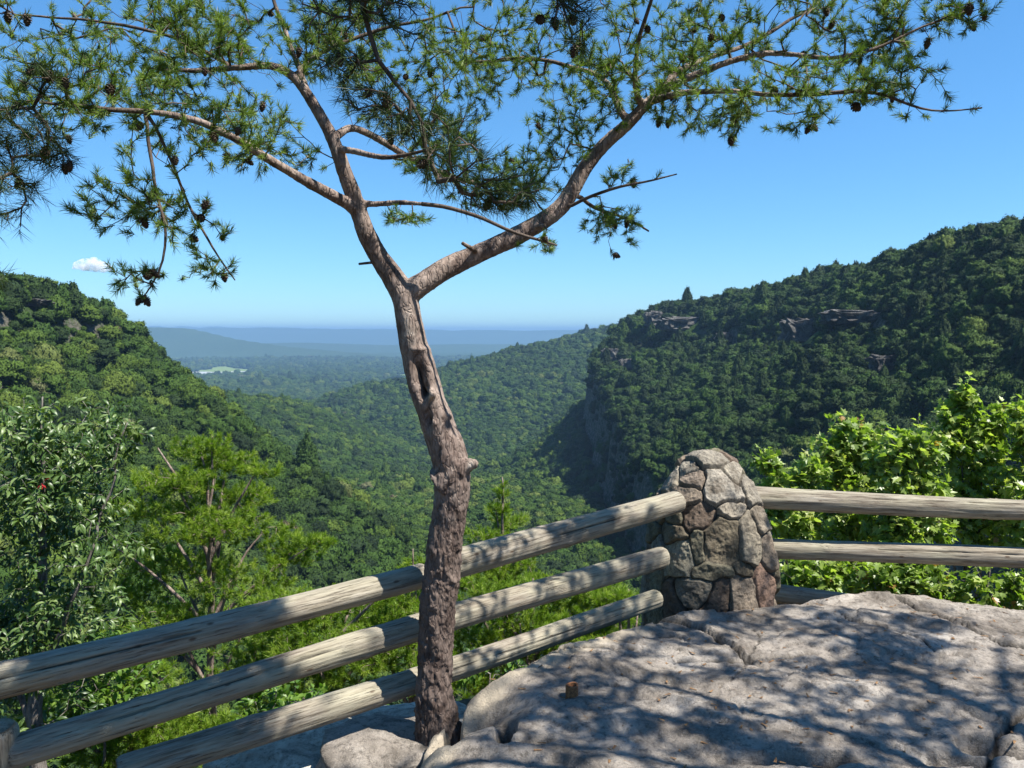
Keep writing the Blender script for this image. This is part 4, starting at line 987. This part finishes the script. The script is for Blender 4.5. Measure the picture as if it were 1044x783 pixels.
# ------------------------------------------------------------------ rock slab
def rock():
    ztop = -1.37
    edge_px = [(436, 790, -1.62), (441, 762, -1.55), (452, 738, -1.48), (470, 716, -1.43), (500, 696, -1.40), (530, 680, -1.39), (562, 664, -1.38), (600, 650, -1.375), (640, 638, -1.37), (672, 626, -1.37), (700, 618, -1.365), (760, 612, -1.36), (815, 606, -1.365),
               (850, 600, -1.36), (872, 596, -1.35), (905, 595, -1.35), (944, 594, -1.35), (965, 600, -1.35), (1000, 604, -1.35), (1044, 611, -1.35), (1110, 622, -1.35)]
    poly = [PZ(a, b, z)[:2] for a, b, z in edge_px] + [(4.2, 3.7), (4.6, 2.6), (3.4, 1.75), (2.0, 1.72), (.9, 1.9), (.2, 1.8), (-.32, 1.9), (-.34, 2.3)]
    poly = np.array(poly)
    gx = np.arange(-.75, 4.7, .0105); gy = np.arange(1.5, 4.75, .0105)
    X_, Y_ = np.meshgrid(gx, gy); n_ = len(poly)
    wx = fbm2(X_, Y_, 6, 3, 31) * .03; wy = fbm2(X_, Y_, 6, 3, 32) * .02; Xw, Yw = X_ + wx, Y_ + wy
    inside = np.zeros(X_.shape, bool); d = np.full(X_.shape, 9.)
    for k in range(n_):
        ax, ay = poly[k]; bx, by = poly[(k + 1) % n_]
        c = ((ay > Yw) != (by > Yw)) & (Xw < (bx - ax) * (Yw - ay) / (by - ay + 1e-12) + ax); inside ^= c
        dx, dy = bx - ax, by - ay; t = np.clip(((Xw - ax) * dx + (Yw - ay) * dy) / (dx * dx + dy * dy), 0, 1); d = np.minimum(d, np.hypot(ax + t * dx - Xw, ay + t * dy - Yw))
    sdist = np.where(inside, d, -d)
    z = np.full(X_.shape, ztop)
    z += .03 * fbm2(X_, Y_, 1.3, 3, 33) + .013 * fbm2(X_, Y_, 4.5, 4, 34) + .009 * fbm2(X_, Y_, 16, 4, 35) + .005 * fbm2(X_, Y_, 55, 3, 36)
    z -= .05 * sstep(2.6, 2.0, Y_) * 0
    # bedding steps across the slab
    band = (Y_ * 1.0 + .35 * X_ + .35 * fbm2(X_, Y_, 1.4, 4, 37)) * 2.3
    st = np.round(band) + sstep(.44, .5, np.abs(band - np.round(band))) * .5 * np.sign(band - np.round(band))
    z += (st - band) * .020 + .004 * np.abs(fbm2(X_, Y_, 28, 3, 44))
    zin = sdist
    rim = .020 * np.exp(-((sdist - .06) / .05) ** 2) * (X_ < 1.0)
    z += rim
    z -= .06 * np.exp(-np.clip(sdist, 0, 9) / .05)
    z = np.where(sdist < 0, z - np.minimum(-sdist * 3.2 + .02, .75), z)
    # left shoulder falls away and holds dark hollows
    sh = 1 - sstep(-.32, .05, X_ + .25 * (3.0 - Y_)); z -= .14 * sh * (1 - sstep(2.7, 3.05, Y_))
    def pit(px, py, z0, rx, ry, dep, pw=2):
        c = PZ(px, py, z0); return dep * np.exp(-(np.hypot((X_ + wx - c[0]) / rx, (Y_ + wy * 1.5 - c[1]) / ry)) ** pw)
    z -= pit(464, 755, -1.5, .028, .15, .34, 4) + pit(514, 768, -1.47, .03, .10, .2, 4) + pit(490, 738, -1.45, .13, .12, .10)
    z -= pit(622, 706, -1.39, .028, .016, .07, 4) + pit(575, 715, -1.39, .05, .03, .02)
    z -= pit(1010, 760, -1.38, .10, .045, .16, 4) + pit(975, 775, -1.38, .07, .03, .10, 4)
    for px, w_ in ((775, .10), (810, .12), (845, .09)): z -= pit(px, 776, -1.38, w_, .022, .12, 4)
    fz = fbm2(X_, Y_, 2.2, 3, 51) * 1.6 + (Y_ + .5 * X_) * 1.3; fr = np.abs(fz - np.round(fz)); z += .012 * (np.round(fz) % 2) * sstep(0, .03, fr) * (X_ > .2)
    z -= pit(455, 772, -1.52, .05, .08, .14, 4) + pit(540, 778, -1.45, .07, .03, .08, 4)
    crack = np.zeros(X_.shape)
    def crk(pp, w, dep, lip=0.0, z0=-1.37):
        nonlocal z, crack
        q = np.array([PZ(a, b, z0)[:2] for a, b in pp])
        dd, _, sd2 = seg_dist(X_ + wx * .9 + .012 * fbm2(X_, Y_, 25, 2, 38), Y_ + wy + .010 * fbm2(X_, Y_, 25, 2, 39), q, np.zeros((len(q), 1)))
        m = np.exp(-(dd / w) ** 2); z -= dep * m; crack = np.maximum(crack, sstep(.35, .9, m))
        if lip: z += lip * np.where(sd2 > 0, np.exp(-dd / .10), 0) * sstep(0, .02, dd)
    crk([(664, 628), (690, 632), (715, 640), (735, 655), (752, 668), (768, 676)], .010, .026, .022)
    crk([(655, 652), (690, 650), (700, 655)], .011, .03, -.01)
    crk([(690, 675), (740, 676), (790, 672), (830, 668)], .009, .02, .012)
    crk([(880, 596), (920, 612), (950, 622), (985, 640), (1020, 655), (1060, 662)], .008, .02, .010)
    crk([(955, 628), (990, 632), (1044, 640)], .006, .012)
    crk([(860, 628), (900, 640), (935, 652), (960, 672)], .006, .012, .006)
    crk([(500, 688), (560, 668), (610, 662), (650, 664)], .007, .012, .010)
    crk([(745, 700), (775, 655), (768, 640)], .005, .010)
    crk([(1000, 782), (1015, 745), (1044, 730), (1080, 720)], .012, .03, .02)
    rm_ = (.85 * sstep(-.12, .0, sdist) * (1 - sstep(.09, .17, sdist + .03 * fbm2(X_, Y_, 7, 3, 40))) * (1 - sstep(.35, .9, X_)))
    V = np.stack([X_, Y_, z], -1).reshape(-1, 3)
    nx, ny = len(gx), len(gy); i, j = np.meshgrid(np.arange(ny - 1), np.arange(nx - 1), indexing='ij')
    Fc = np.stack([i * nx + j, i * nx + j + 1, (i + 1) * nx + j + 1, (i + 1) * nx + j], -1).reshape(-1, 4)
    kk = sdist.ravel() > -.24; Fc = Fc[kk[Fc].all(1)]
    used = np.unique(Fc); mp = np.full(len(V), -1); mp[used] = np.arange(len(used))
    root = np.array([1.6, 2.9, -2.0])
    o = obj('rock_slab', make_mesh('rock_slab', V[used] - root, mp[Fc], M['rock'], True, {'rim': rm_.ravel()[used], 'crack': crack.ravel()[used]}), None, root)
    tag(o, 'broad grey sandstone outcrop with cracks, dappled by tree shadows, beside the pine', 'rock')
    def zat(x, y): return float(z[int((y - 1.5) / .0105), int((x + .75) / .0105)])
    return zat
rock_z = rock()
c = PZ(583, 716, -1.39); zt = rock_z(c[0], c[1])
t_ = np.linspace(0, 2 * math.pi, 32, endpoint=False); V = []
for r_, z_ in ((.0235, -.03), (.0235, .046), (.0225, .049), (.0175, .049), (.0165, .046), (.016, .012), (.0001, .012)): V += [(r_ * math.cos(a) * (1 + .03 * math.sin(3 * a)), r_ * math.sin(a), z_ + .002 * math.sin(a * 2)) for a in t_]
i, j = np.meshgrid(np.arange(6), np.arange(32), indexing='ij'); j2 = (j + 1) % 32
Fc = np.stack([i * 32 + j, i * 32 + j2, (i + 1) * 32 + j2, (i + 1) * 32 + j], -1).reshape(-1, 4)
o = obj('steel_stub', make_mesh('steel_stub', np.array(V), Fc, M['rust'], True), None, (c[0], c[1], zt)); tag(o, 'short rusty steel pipe stub set in the rock slab', 'pipe stub')

# lower ledge under the left fence
def boulder(name, c, rad, seed, mat, label, cat, flat=.4, kind=None):
    import bmesh
    V = IV4 if max(rad) < .6 else icosphere(6)[0]; Fc = IF4 if max(rad) < .6 else icosphere(6)[1]
    V = np.sign(V) * np.abs(V) ** .7
    n1 = fbm(V * 1.6 + seed, 4, seed); n2 = fbm(V * 6 + seed, 4, seed + 1); n3 = fbm(V * 22, 3, seed + 2)
    V = V * (1 + .28 * n1 + .07 * n2 + .018 * n3)[:, None]; V[:, 2] = np.where(V[:, 2] > flat, flat + (V[:, 2] - flat) * .35, V[:, 2])
    o = obj(name, make_mesh(name, V * np.array(rad), Fc, mat, True), None, c); tag(o, label, cat); return o
boulder('rock_ledge', np.array([-.62, 3.22, -1.93]), (.62, .42, .42), 4, M['ledge'], 'pale lichen-covered rock ledge under the lowest left rail by the pine base', 'rock')
boulder('rock', np.array([-.47, 2.98, -1.68]), (.27, .20, .17), 9, M['rock'], 'low pale rounded stone tucked against the left of the pine base', 'rock')

# ------------------------------------------------------------------ near shrubs and trees
def leafy(name, label, cat, base, stems, blobs_, tmpl, mat, lk, seed, tip_r=.0012, step=.07, bark='grey_bark', group=None, part_names=('branches', 'leaves'), up=.1):
    """stems: list of polylines (x,y,z,r); blobs_: (center, radii, n)"""
    r = np.random.default_rng(seed); pt = Plant(seed, step, tip_r, 40000)
    e = empty(name, base); tag(e, label, cat, group)
    for s_ in stems: pt.path(s_, wob=.02)
    q = np.concatenate([blob_pts(r, n, c, rad) for c, rad, n in blobs_])
    if tmpl is not None:
        cc_ = q.mean(0); st_ = r.random(len(q)) < .14; q[st_] = cc_ + (q[st_] - cc_) * np.array([1.12, 1.1, 1.18])
    q = q[fbm(q * (2.6 / max(step * 14, .5)) + seed, 2, seed) > (-.28 if tmpl is not None else -.25)]
    pt.reach(q, back=1.0, up=up, wob=.2); pt.radii(2.3)
    V, Fc = pt.tubes(6); obj(part_names[0], make_mesh(part_names[0], V - base, fixtri(Fc), M[bark], True), e)
    ti = np.array(pt.tips)
    if lk['type'] == 'needle':
        k = dict(lk); k.pop('type'); upv = k.pop('upv', .5)
        V, Fc, t = needles(pt.p[ti], unit(pt.d[ti] + np.array([0, 0, upv]) + r.normal(size=(len(ti), 3)) * .25), r, **k)
        me_ = make_mesh(part_names[1], V - base, Fc, M[mat], False, {'tone': t})
    else:
        k = dict(lk); k.pop('type'); V, Fc, t = leaves(pt.p[ti], unit(pt.d[ti] + r.normal(size=(len(ti), 3)) * .2), r, tmpl, **k)
        me_ = make_mesh(part_names[1], V - base, Fc, M[mat], tmpl is not MAPLE, {'tone': t})
    obj(part_names[1], me_, e); return e, pt
LANCE, OVAL, MAPLE = lance(), oval(), maple()
def S(*pts): return [(*P(a, b, Y), r) for a, b, Y, r in pts]
# tall leafy tree at the left edge
YB = 4.7
b0 = P(40, 1000, YB)
bl = []
for px, py, rx, ry, n in ((60, 440, 50, 30, 60), (45, 410, 14, 12, 12), (120, 440, 14, 24, 22), (20, 480, 45, 40, 100), (80, 500, 50, 40, 110), (30, 560, 60, 45, 170), (100, 560, 40, 35, 60), (20, 630, 60, 45, 190), (80, 620, 45, 35, 90), (30, 700, 60, 45, 120), (-20, 440, 40, 50, 60), (90, 465, 40, 20, 40)):
    bl.append((P(px, py, YB + .1), (rx / F * YB, .5, ry / F * YB), n))
et, ptx = leafy('leafy_tree', 'broadleaf tree with long drooping glossy leaves at the left end of the fence', 'tree', b0,
      [S((40, 1000, YB, .06), (38, 800, YB, .05), (40, 650, YB, .035), (42, 540, YB, .02), (43, 460, YB, .01), (45, 405, YB, .004)), S((40, 700, YB, .02), (80, 600, YB - .1, .012), (110, 500, YB, .008), (128, 430, YB, .003)), S((38, 760, YB, .02), (0, 650, YB, .015), (-20, 540, YB, .01), (-30, 450, YB, .004))],
      bl, LANCE, 'gloss_leaf', dict(type='leaf', n=12, size=.060, shoot=.11, flat=.5, droop=.5, tone=(.5, .25), spread=(.7, 1.5)), 101, step=.07)
rp = P(41, 495, YB - .45); V, Fc, t = leaves(rp + rng.normal(size=(3, 3)) * .01, unit(rng.normal(size=(3, 3))), rng, LANCE, n=2, size=.036, shoot=.015, droop=.9)
o = obj('red_leaves', make_mesh('red_leaves', V - b0, Fc, M['red_leaf'], True, {'tone': t}), et); o['label'] = 'small cluster of red leaves among the green'

# bright green pines below the fence
def young_pine(label, px, Y, ytop, ybase, plates, seed, grp='young pines below the fence', n_needle=60, length=.052, wid=.0048, trunk_r=.07):
    base = P(px, ybase, Y); top = P(px, ytop, Y)
    st = [[(*base, trunk_r), (*(base * .6 + top * .4 + np.array([.05, 0, 0])), trunk_r * .7), (*(base * .25 + top * .75), trunk_r * .4), (*top, .006)]]
    bl = []
    for (bx, by, rx, ry, n, dy) in plates:
        n = int(n * 1.6)
        c = P(bx, by, Y + dy); bl.append((c, (rx / F * Y * 1.15, rx / F * Y * .75, ry / F * Y * .85), n))
        h = np.clip((c[2] - base[2]) / (top[2] - base[2]) - .12, .05, .97); s0 = base + (top - base) * h
        st.append([(*s0, .022), (*(s0 * .5 + c * .5 + np.array([0, 0, .05])), .014), (*c, .006)])
    return leafy('young_pine', label, 'tree', base, st, bl, None, 'young_needle', dict(type='needle', n=n_needle, shoot=.06, length=length, width=wid, spread=(.35, 1.3), upv=.9), seed, step=.09, bark='bark', group=grp, part_names=('branches', 'needles'), up=.02)
young_pine('spreading yellow-green pine with layered branches behind the left rails', 215, 7.0, 445, 1150,
  [(205, 455, 30, 16, 50, 0), (230, 470, 32, 14, 60, .3), (180, 490, 45, 18, 90, -.2), (235, 505, 45, 18, 90, .3), (150, 520, 50, 18, 110, 0), (215, 535, 55, 20, 130, -.3), (120, 560, 50, 18, 110, -.2), (265, 545, 45, 16, 90, .2), (180, 575, 60, 20, 130, .2), (240, 590, 55, 20, 120, -.2),
   (110, 605, 55, 20, 120, .1), (170, 630, 60, 22, 140, -.2), (250, 635, 55, 22, 120, .2), (320, 552, 22, 7, 24, 0), (295, 565, 35, 12, 50, .1), (130, 660, 55, 22, 110, 0), (160, 455, 20, 10, 22, .3), (265, 480, 20, 8, 20, 0)], 201)
young_pine('dense bushy pine low behind the left rails', 330, 6.2, 600, 1200,
  [(300, 620, 55, 22, 130, 0), (360, 615, 50, 20, 110, .3), (330, 655, 60, 24, 150, -.2), (400, 640, 45, 22, 100, .1), (270, 670, 55, 24, 130, .1), (380, 680, 50, 24, 120, -.1), (230, 700, 60, 26, 150, 0), (310, 710, 60, 26, 140, -.2), (170, 720, 60, 26, 140, 0), (400, 595, 25, 12, 30, 0)], 202)
young_pine('low bright pine at the bottom left below the lowest rail', 130, 5.4, 650, 1250,
  [(110, 690, 60, 24, 120, 0), (60, 730, 60, 26, 120, -.1), (160, 740, 60, 26, 130, .1), (110, 770, 70, 26, 130, 0), (210, 760, 60, 24, 110, .2), (20, 770, 50, 24, 90, 0), (260, 740, 50, 22, 90, .2)], 203)
young_pine('slender yellow-green sapling standing up behind the top rail right of the pine', 512, 7.5, 488, 1150,
  [(512, 500, 7, 10, 8, 0), (505, 520, 14, 10, 16, 0), (520, 532, 20, 10, 24, .1), (500, 545, 24, 10, 30, -.1), (530, 555, 26, 12, 36, .1), (490, 565, 26, 10, 36, 0), (515, 580, 36, 14, 60, 0), (480, 600, 36, 16, 60, 0), (540, 600, 34, 16, 60, .1)], 204, trunk_r=.03)
young_pine('broad bright pine behind the middle rail between the pine trunk and pillar', 545, 6.6, 590, 1200,
  [(500, 605, 45, 16, 90, 0), (560, 600, 45, 16, 90, .2), (610, 605, 35, 14, 60, .3), (530, 635, 55, 20, 130, -.1), (590, 630, 45, 18, 90, .1), (490, 655, 50, 22, 110, 0), (560, 660, 50, 20, 110, .2), (620, 640, 40, 16, 60, .2), (480, 690, 50, 20, 90, 0)], 205)
young_pine('thin-topped pine low behind the lowest rail left of the pillar', 640, 6.0, 600, 1200,
  [(630, 612, 30, 12, 50, 0), (650, 625, 30, 12, 50, .2), (610, 650, 45, 16, 90, 0), (655, 650, 30, 16, 50, .3), (600, 680, 45, 18, 70, .2)], 206)
young_pine('dark-stemmed pine behind the rails left of the pine trunk', 420, 6.8, 560, 1200,
  [(425, 580, 20, 10, 24, 0), (405, 610, 35, 14, 60, 0), (440, 620, 35, 14, 60, .1), (380, 640, 40, 16, 70, .2), (430, 650, 45, 18, 90, 0), (445, 690, 45, 20, 90, 0)], 207)
# small broadleaf shrubs low between the pines
def shrub(label, px, py, Y, rx, ry, seed, mat='shrub_leaf', tmpl=OVAL, n=160, size=.06, name='shrub', grp=None, tops=(), droop=.25, base_py=None, nl=6, flat=.6, bark='grey_bark', tone=(.5, .2), up=.25, dens=1.0):
    n = int(n * dens); tops = [(a, b, c, d, int(e * dens)) for a, b, c, d, e in tops]
    base = P(px, base_py or py + 260, Y); c = P(px, py, Y)
    st = [[(*base, .02), (*(base * .5 + c * .5), .012), (*c, .006)]]
    bl = [(c, (rx / F * Y, .55 * rx / F * Y, ry / F * Y), n)]
    for (tx, ty, w_, h_, m) in tops:
        c2 = P(tx, ty, Y); bl.append((c2, (w_ / F * Y, w_ / F * Y * .7, h_ / F * Y), m)); st.append([(*base, .012), (*(base * .4 + c2 * .6 + np.array([.03, 0, 0])), .008), (*c2, .003)])
    return leafy(name, label, 'shrub', base, st, bl, tmpl, mat, dict(type='leaf', n=nl, size=size, shoot=.12, flat=flat, droop=droop, tone=tone, spread=(.5, 1.4)), seed, step=.07, bark=bark, group=grp, up=up)
shrub('leafy shrub low under the second rail at the left', 105, 700, 5.2, 70, 60, 301, n=230, size=.055)
shrub('small-leaved shrub beside the lichen-covered ledge', 300, 730, 4.3, 55, 35, 302, n=150, size=.05)
shrub('bright shrub at the foot of the pine trunk behind the lowest rail', 500, 690, 4.6, 50, 30, 303, n=130, size=.045)
mg = 'lime-green maple shrubs behind the right-hand fence'
mk = dict(mat='maple_leaf', tmpl=MAPLE, grp=mg, name='maple_shrub', droop=.35, nl=6, size=.058, flat=.5, tone=(.52, .26), dens=2.0)
shrub('short lime-green maple shrub right against the stone pillar', 800, 540, 5.2, 45, 55, 311, n=150, tops=((780, 472, 14, 10, 14), (800, 500, 26, 20, 34), (825, 480, 20, 16, 24)), **mk)
shrub('bushy lime-green maple shrub with a rounded top, second from the pillar', 870, 520, 5.4, 45, 65, 312, n=220, tops=((865, 442, 18, 12, 22), (880, 455, 26, 22, 46), (850, 465, 22, 20, 36)), **mk)
shrub('tallest lime-green maple shrub rising to a leafy point', 985, 500, 5.5, 50, 75, 313, n=260, tops=((983, 402, 10, 10, 12), (978, 425, 22, 18, 36), (1000, 440, 24, 20, 40), (960, 450, 22, 18, 32), (1020, 430, 16, 16, 20)), **mk)
shrub('lime-green maple shrub filling the gap below the tallest one', 925, 530, 5.0, 50, 60, 314, n=230, tops=((925, 455, 20, 18, 28), (905, 470, 20, 20, 30), (940, 465, 20, 20, 30)), **mk)
shrub('lime-green maple shrub at the right edge of the view', 1060, 520, 5.2, 50, 80, 315, n=240, tops=((1040, 425, 14, 14, 14), (1050, 440, 22, 20, 30)), **mk)
lk = dict(mat='maple_leaf', tmpl=MAPLE, grp='low leafy shrubs between the right-hand rails and the rock', droop=.3, nl=6, size=.055, flat=.6, tone=(.4, .22), dens=1.6)
shrub('low dense shrub under the right-hand rails beside the pillar', 830, 595, 4.9, 50, 32, 321, n=170, **lk)
shrub('low dense shrub under the right-hand rails behind the highest hump of the rock', 920, 595, 4.8, 55, 30, 322, n=190, **lk)
shrub('low dense shrub under the right-hand rails at the right edge', 1020, 605, 4.7, 55, 32, 323, n=190, **lk)
shrub('dry yellowish sprig shrub in the gap right of the pillar', 830, 590, 5.6, 26, 14, 324, mat='young_needle', tmpl=OVAL, n=50, size=.04, name='shrub')

# ------------------------------------------------------------------ pines overhead whose branches hang into view and shade the rock
def shade_pine(label, base, tops, limbs, clouds, seed, n_needle=48, length=.060, width=.0032, extra=None):
    e = empty('pine_tree', base); tag(e, label, 'tree'); r = np.random.default_rng(seed); pt = Plant(seed, .06, .0016, 60000)
    pt.path([(*base, tops[0][3] * 1.3)] + list(tops), wob=.03)
    for l in limbs: pt.path(l, wob=.025)
    q = np.concatenate([(lambda u: u[fbm(u * 3.8 + seed, 2, seed) > .0] if n >= 50 and n != 421 else u)(blob_pts(r, int(n * (2.6 if n >= 80 else 1.5)), c, rad)) for c, rad, n in clouds])
    pt.reach(q, back=1.1, up=-.03, wob=.2); pt.radii(2.25)
    V, Fc = pt.tubes(8); obj('trunk_and_branches', make_mesh('trunk_and_branches', V - base, fixtri(Fc), M['twig'], True), e)
    ti = np.array(pt.tips); pp_ = pt.p[ti]; inv = (pp_[:, 1] > .5) & (338 - pp_[:, 2] / np.maximum(pp_[:, 1], .1) * 800 > -60); dd_ = unit(pt.d[ti] + r.normal(size=(len(ti), 3)) * .3)
    V, Fc, t = needles(pp_[inv], dd_[inv], r, n=30, shoot=.055, length=.052, width=.0015, spread=(.3, 1.2))
    V2, F2, t2 = needles(pp_[~inv], dd_[~inv], r, n=n_needle, shoot=.06, length=length, width=.0042, spread=(.3, 1.2)); Fc = np.concatenate([Fc, F2 + len(V)]); V = np.concatenate([V, V2]); t = np.concatenate([t, t2])
    obj('needles', make_mesh('needles', V - base, Fc, M['shade_needle'], False, {'tone': t}), e)
    for p in pt.p[ti][r.random(len(ti)) < .05][:20]:
        if p[1] > .8:
            o = obj('pine_cone', cone_me, e, p - base); o.rotation_euler = (r.uniform(2, 4), 0, r.uniform(0, 6)); o.scale = (.7, .7, .7)
    return e
# right-hand pine, trunk outside the frame
bR = np.array([4.3, .9, -1.9])
shade_pine('pine overhead whose dark branches hang into the top centre', bR,
  [(4.2, .9, 0, .14), (3.8, 1.0, 1.6, .11), (3.7, 1.2, 3.2, .07), (3.5, 1.4, 4.6, .02)],
  [[(3.8, 1.0, 1.6, .05), (2.9, 1.3, 2.3, .035), (1.6, 1.6, 2.35, .022), (.6, 1.8, 2.1, .014), (-.1, 1.85, 1.75, .008)],
   [(*P(395, -190, 1.9), .007), (*P(372, 0, 1.9), .0065), (*P(378, 35, 1.9), .006), (*P(395, 85, 1.9), .005), (*P(420, 125, 1.9), .0035), (*P(455, 170, 1.9), .002)],
   [(*P(395, -190, 1.9), .006), (*P(480, -120, 1.9), .005), (*P(560, -30, 1.95), .003), (*P(575, 30, 1.95), .002)],
   [(3.85, 1.0, 1.3, .04), (3.0, 1.7, 1.9, .03), (2.3, 2.2, 2.2, .012)], [(3.8, 1.1, 1.9, .04), (3.6, 2.0, 2.3, .03), (3.4, 2.9, 2.6, .012)], [(3.7, 1.2, 2.8, .04), (2.6, 1.4, 3.3, .02), (1.8, 1.6, 3.5, .01)],
   [(3.8, 1.0, 1.5, .035), (3.1, .9, 1.9, .025), (2.4, .8, 2.2, .012)], [(3.7, 1.2, 3.0, .03), (4.4, 1.8, 3.4, .02), (4.9, 2.4, 3.6, .01)]],
  [(P(428, 128, 1.9), (.13, .12, .06), 20), (P(475, 172, 1.9), (.14, .12, .07), 22), (P(385, 105, 1.9), (.09, .1, .05), 14), (P(350, 75, 1.9), (.07, .1, .04), 8), (P(525, 205, 1.95), (.07, .08, .03), 10), (P(495, 205, 1.95), (.05, .05, .03), 6), (P(400, 15, 1.9), (.07, .1, .05), 12), (P(340, 10, 1.85), (.09, .1, .05), 12),
   (P(575, 10, 1.95), (.09, .1, .05), 14), (P(590, 45, 1.95), (.05, .08, .03), 6), (P(350, 60, 1.9), (.04, .05, .04), 4), (P(430, -60, 1.9), (.3, .3, .1), 30),
   (P(520, 200, 1.95), (.10, .08, .04), 12), ((.15, 2.0, 1.45), (.62, .3, .2), 421), ((.0, 1.85, 1.75), (.6, .35, .2), 260), ((-.5, 1.9, 1.5), (.35, .3, .2), 90), ((1.0, 1.7, 1.8), (.5, .35, .25), 120), ((1.9, 2.0, 1.8), (.6, .5, .25), 200), ((2.8, 2.1, 1.8), (.6, .6, .3), 220), ((2.4, 2.75, 2.0), (.7, .35, .25), 200), ((3.5, 2.5, 1.9), (.5, .5, .3), 200), ((3.2, 2.9, 2.5), (.5, .4, .25), 80), ((2.4, 1.2, 2.3), (.5, .4, .25), 60), ((1.9, 1.6, 3.4), (.6, .5, .3), 55), ((2.5, .8, 2.2), (.4, .4, .2), 36), ((4.6, 2.2, 3.5), (.6, .6, .3), 50), ((3.4, 1.4, 4.3), (.6, .6, .4), 60)], 401)
# left-hand pine, trunk outside the frame
bL = np.array([-3.6, 1.4, -1.9])
shade_pine('pine whose dark branch tips with long needles poke in at the upper left edge', bL,
  [(-3.5, 1.4, 0, .12), (-3.2, 1.5, 1.5, .09), (-3.3, 1.6, 3.2, .03)],
  [[(-3.3, 1.45, .5, .03), (*P(-330, 200, 2.0), .02), (*P(-120, 130, 2.1), .012), (*P(0, 108, 2.15), .006), (*P(40, 105, 2.2), .003)], [(*P(-120, 130, 2.1), .008), (*P(-40, 160, 2.1), .005), (*P(5, 185, 2.1), .002)],
   [(*P(-330, 200, 2.0), .01), (*P(-150, 260, 2.0), .006), (*P(-10, 282, 2.0), .002)]],
  [(P(10, 130, 2.12), (.13, .12, .08), 40), (P(45, 150, 2.15), (.09, .1, .06), 22), (P(10, 190, 2.1), (.06, .08, .07), 18), (P(-40, 160, 2.1), (.12, .1, .12), 30), (P(40, 80, 2.15), (.08, .1, .04), 14), (P(-8, 285, 2.0), (.05, .06, .03), 8), (P(8, 225, 2.1), (.03, .05, .03), 4),
   ((-3.0, 2.0, 2.2), (.7, .6, .3), 70), ((-3.6, 1.4, 3.2), (.7, .7, .5), 70)], 402)

# ------------------------------------------------------------------ cliffs, snag, cloud
for c_ in CLIFFS: cliff(*c_)
ct = P(92, 270, 30000)
V = []; Fc = []; b = 0
for dx, dz, s_ in ((0, 0, 420), (-330, -60, 260), (360, -80, 330), (150, 110, 260), (-150, 80, 230), (620, -130, 190), (-520, -110, 150)):
    v = IV3 * (1 + .35 * fbm(IV3 * 2 + dx, 4, 7))[:, None] * np.array([s_ * 1.2, s_, s_ * .62]) + np.array([dx, 0, dz]); V.append(v); Fc.append(IF3 + b); b += len(v)
m_, nt_, nd_, lk_ = new_mat('cloud_vapour'); pv_ = nd_.new('ShaderNodeVolumePrincipled'); pv_.inputs['Color'].default_value = (1, 1, 1, 1); pv_.inputs['Anisotropy'].default_value = .3
nz_ = noise(nd_, lk_, N(nd_, 'ShaderNodeTexCoord').outputs['Object'], .004, 4, .6); mr_ = nd_.new('ShaderNodeMapRange'); mr_.inputs[1].default_value = .42; mr_.inputs[2].default_value = .6; mr_.inputs[4].default_value = .012; lk_.new(nz_, mr_.inputs[0]); lk_.new(mr_.outputs[0], pv_.inputs['Density'])
oo_ = nd_.new('ShaderNodeOutputMaterial'); lk_.new(pv_.outputs[0], oo_.inputs['Volume']); M['cloud'] = m_
scene.cycles.volume_bounces = 3
cl = obj('cloud', make_mesh('cloud', np.concatenate(V), np.concatenate(Fc), M['cloud'], True), None, ct); tag(cl, 'single small white cloud low in the blue sky at the left', 'cloud')

# fallen needles and bits lying on the rock slab
r9 = np.random.default_rng(77); n9 = 900; x9 = r9.uniform(-.1, 3.3, n9); y9 = r9.uniform(2.35, 4.1, n9)
z9 = np.array([rock_z(a, b) for a, b in zip(x9, y9)]); k9 = z9 > -1.46; x9, y9, z9 = x9[k9], y9[k9], z9[k9]; n9 = len(x9)
a9 = r9.uniform(0, 6.28, n9); L9 = r9.uniform(.012, .032, n9); d9 = np.stack([np.cos(a9), np.sin(a9), r9.normal(0, .06, n9)], 1) * L9[:, None]; s9 = np.stack([-np.sin(a9), np.cos(a9), 0 * a9], 1) * r9.choice([.0009, .0009, .005], n9)[:, None]
o9 = np.stack([x9, y9, z9 + .004], 1); V = np.stack([o9 - s9, o9 + s9, o9 + d9 + s9 * .4, o9 + d9 - s9 * .4], 1).reshape(-1, 3); c9 = np.array([1.6, 3.0, -1.37])
lit = obj('needle_litter', make_mesh('needle_litter', V - c9, np.arange(n9 * 4).reshape(-1, 4), simple_mat('dry_needles', (.10, .05, .025), .9, .1, 60, (.26, .16, .08)), False), None, c9)
tag(lit, 'dry brown needles and bits scattered over the rock slab', 'litter', kind='stuff')
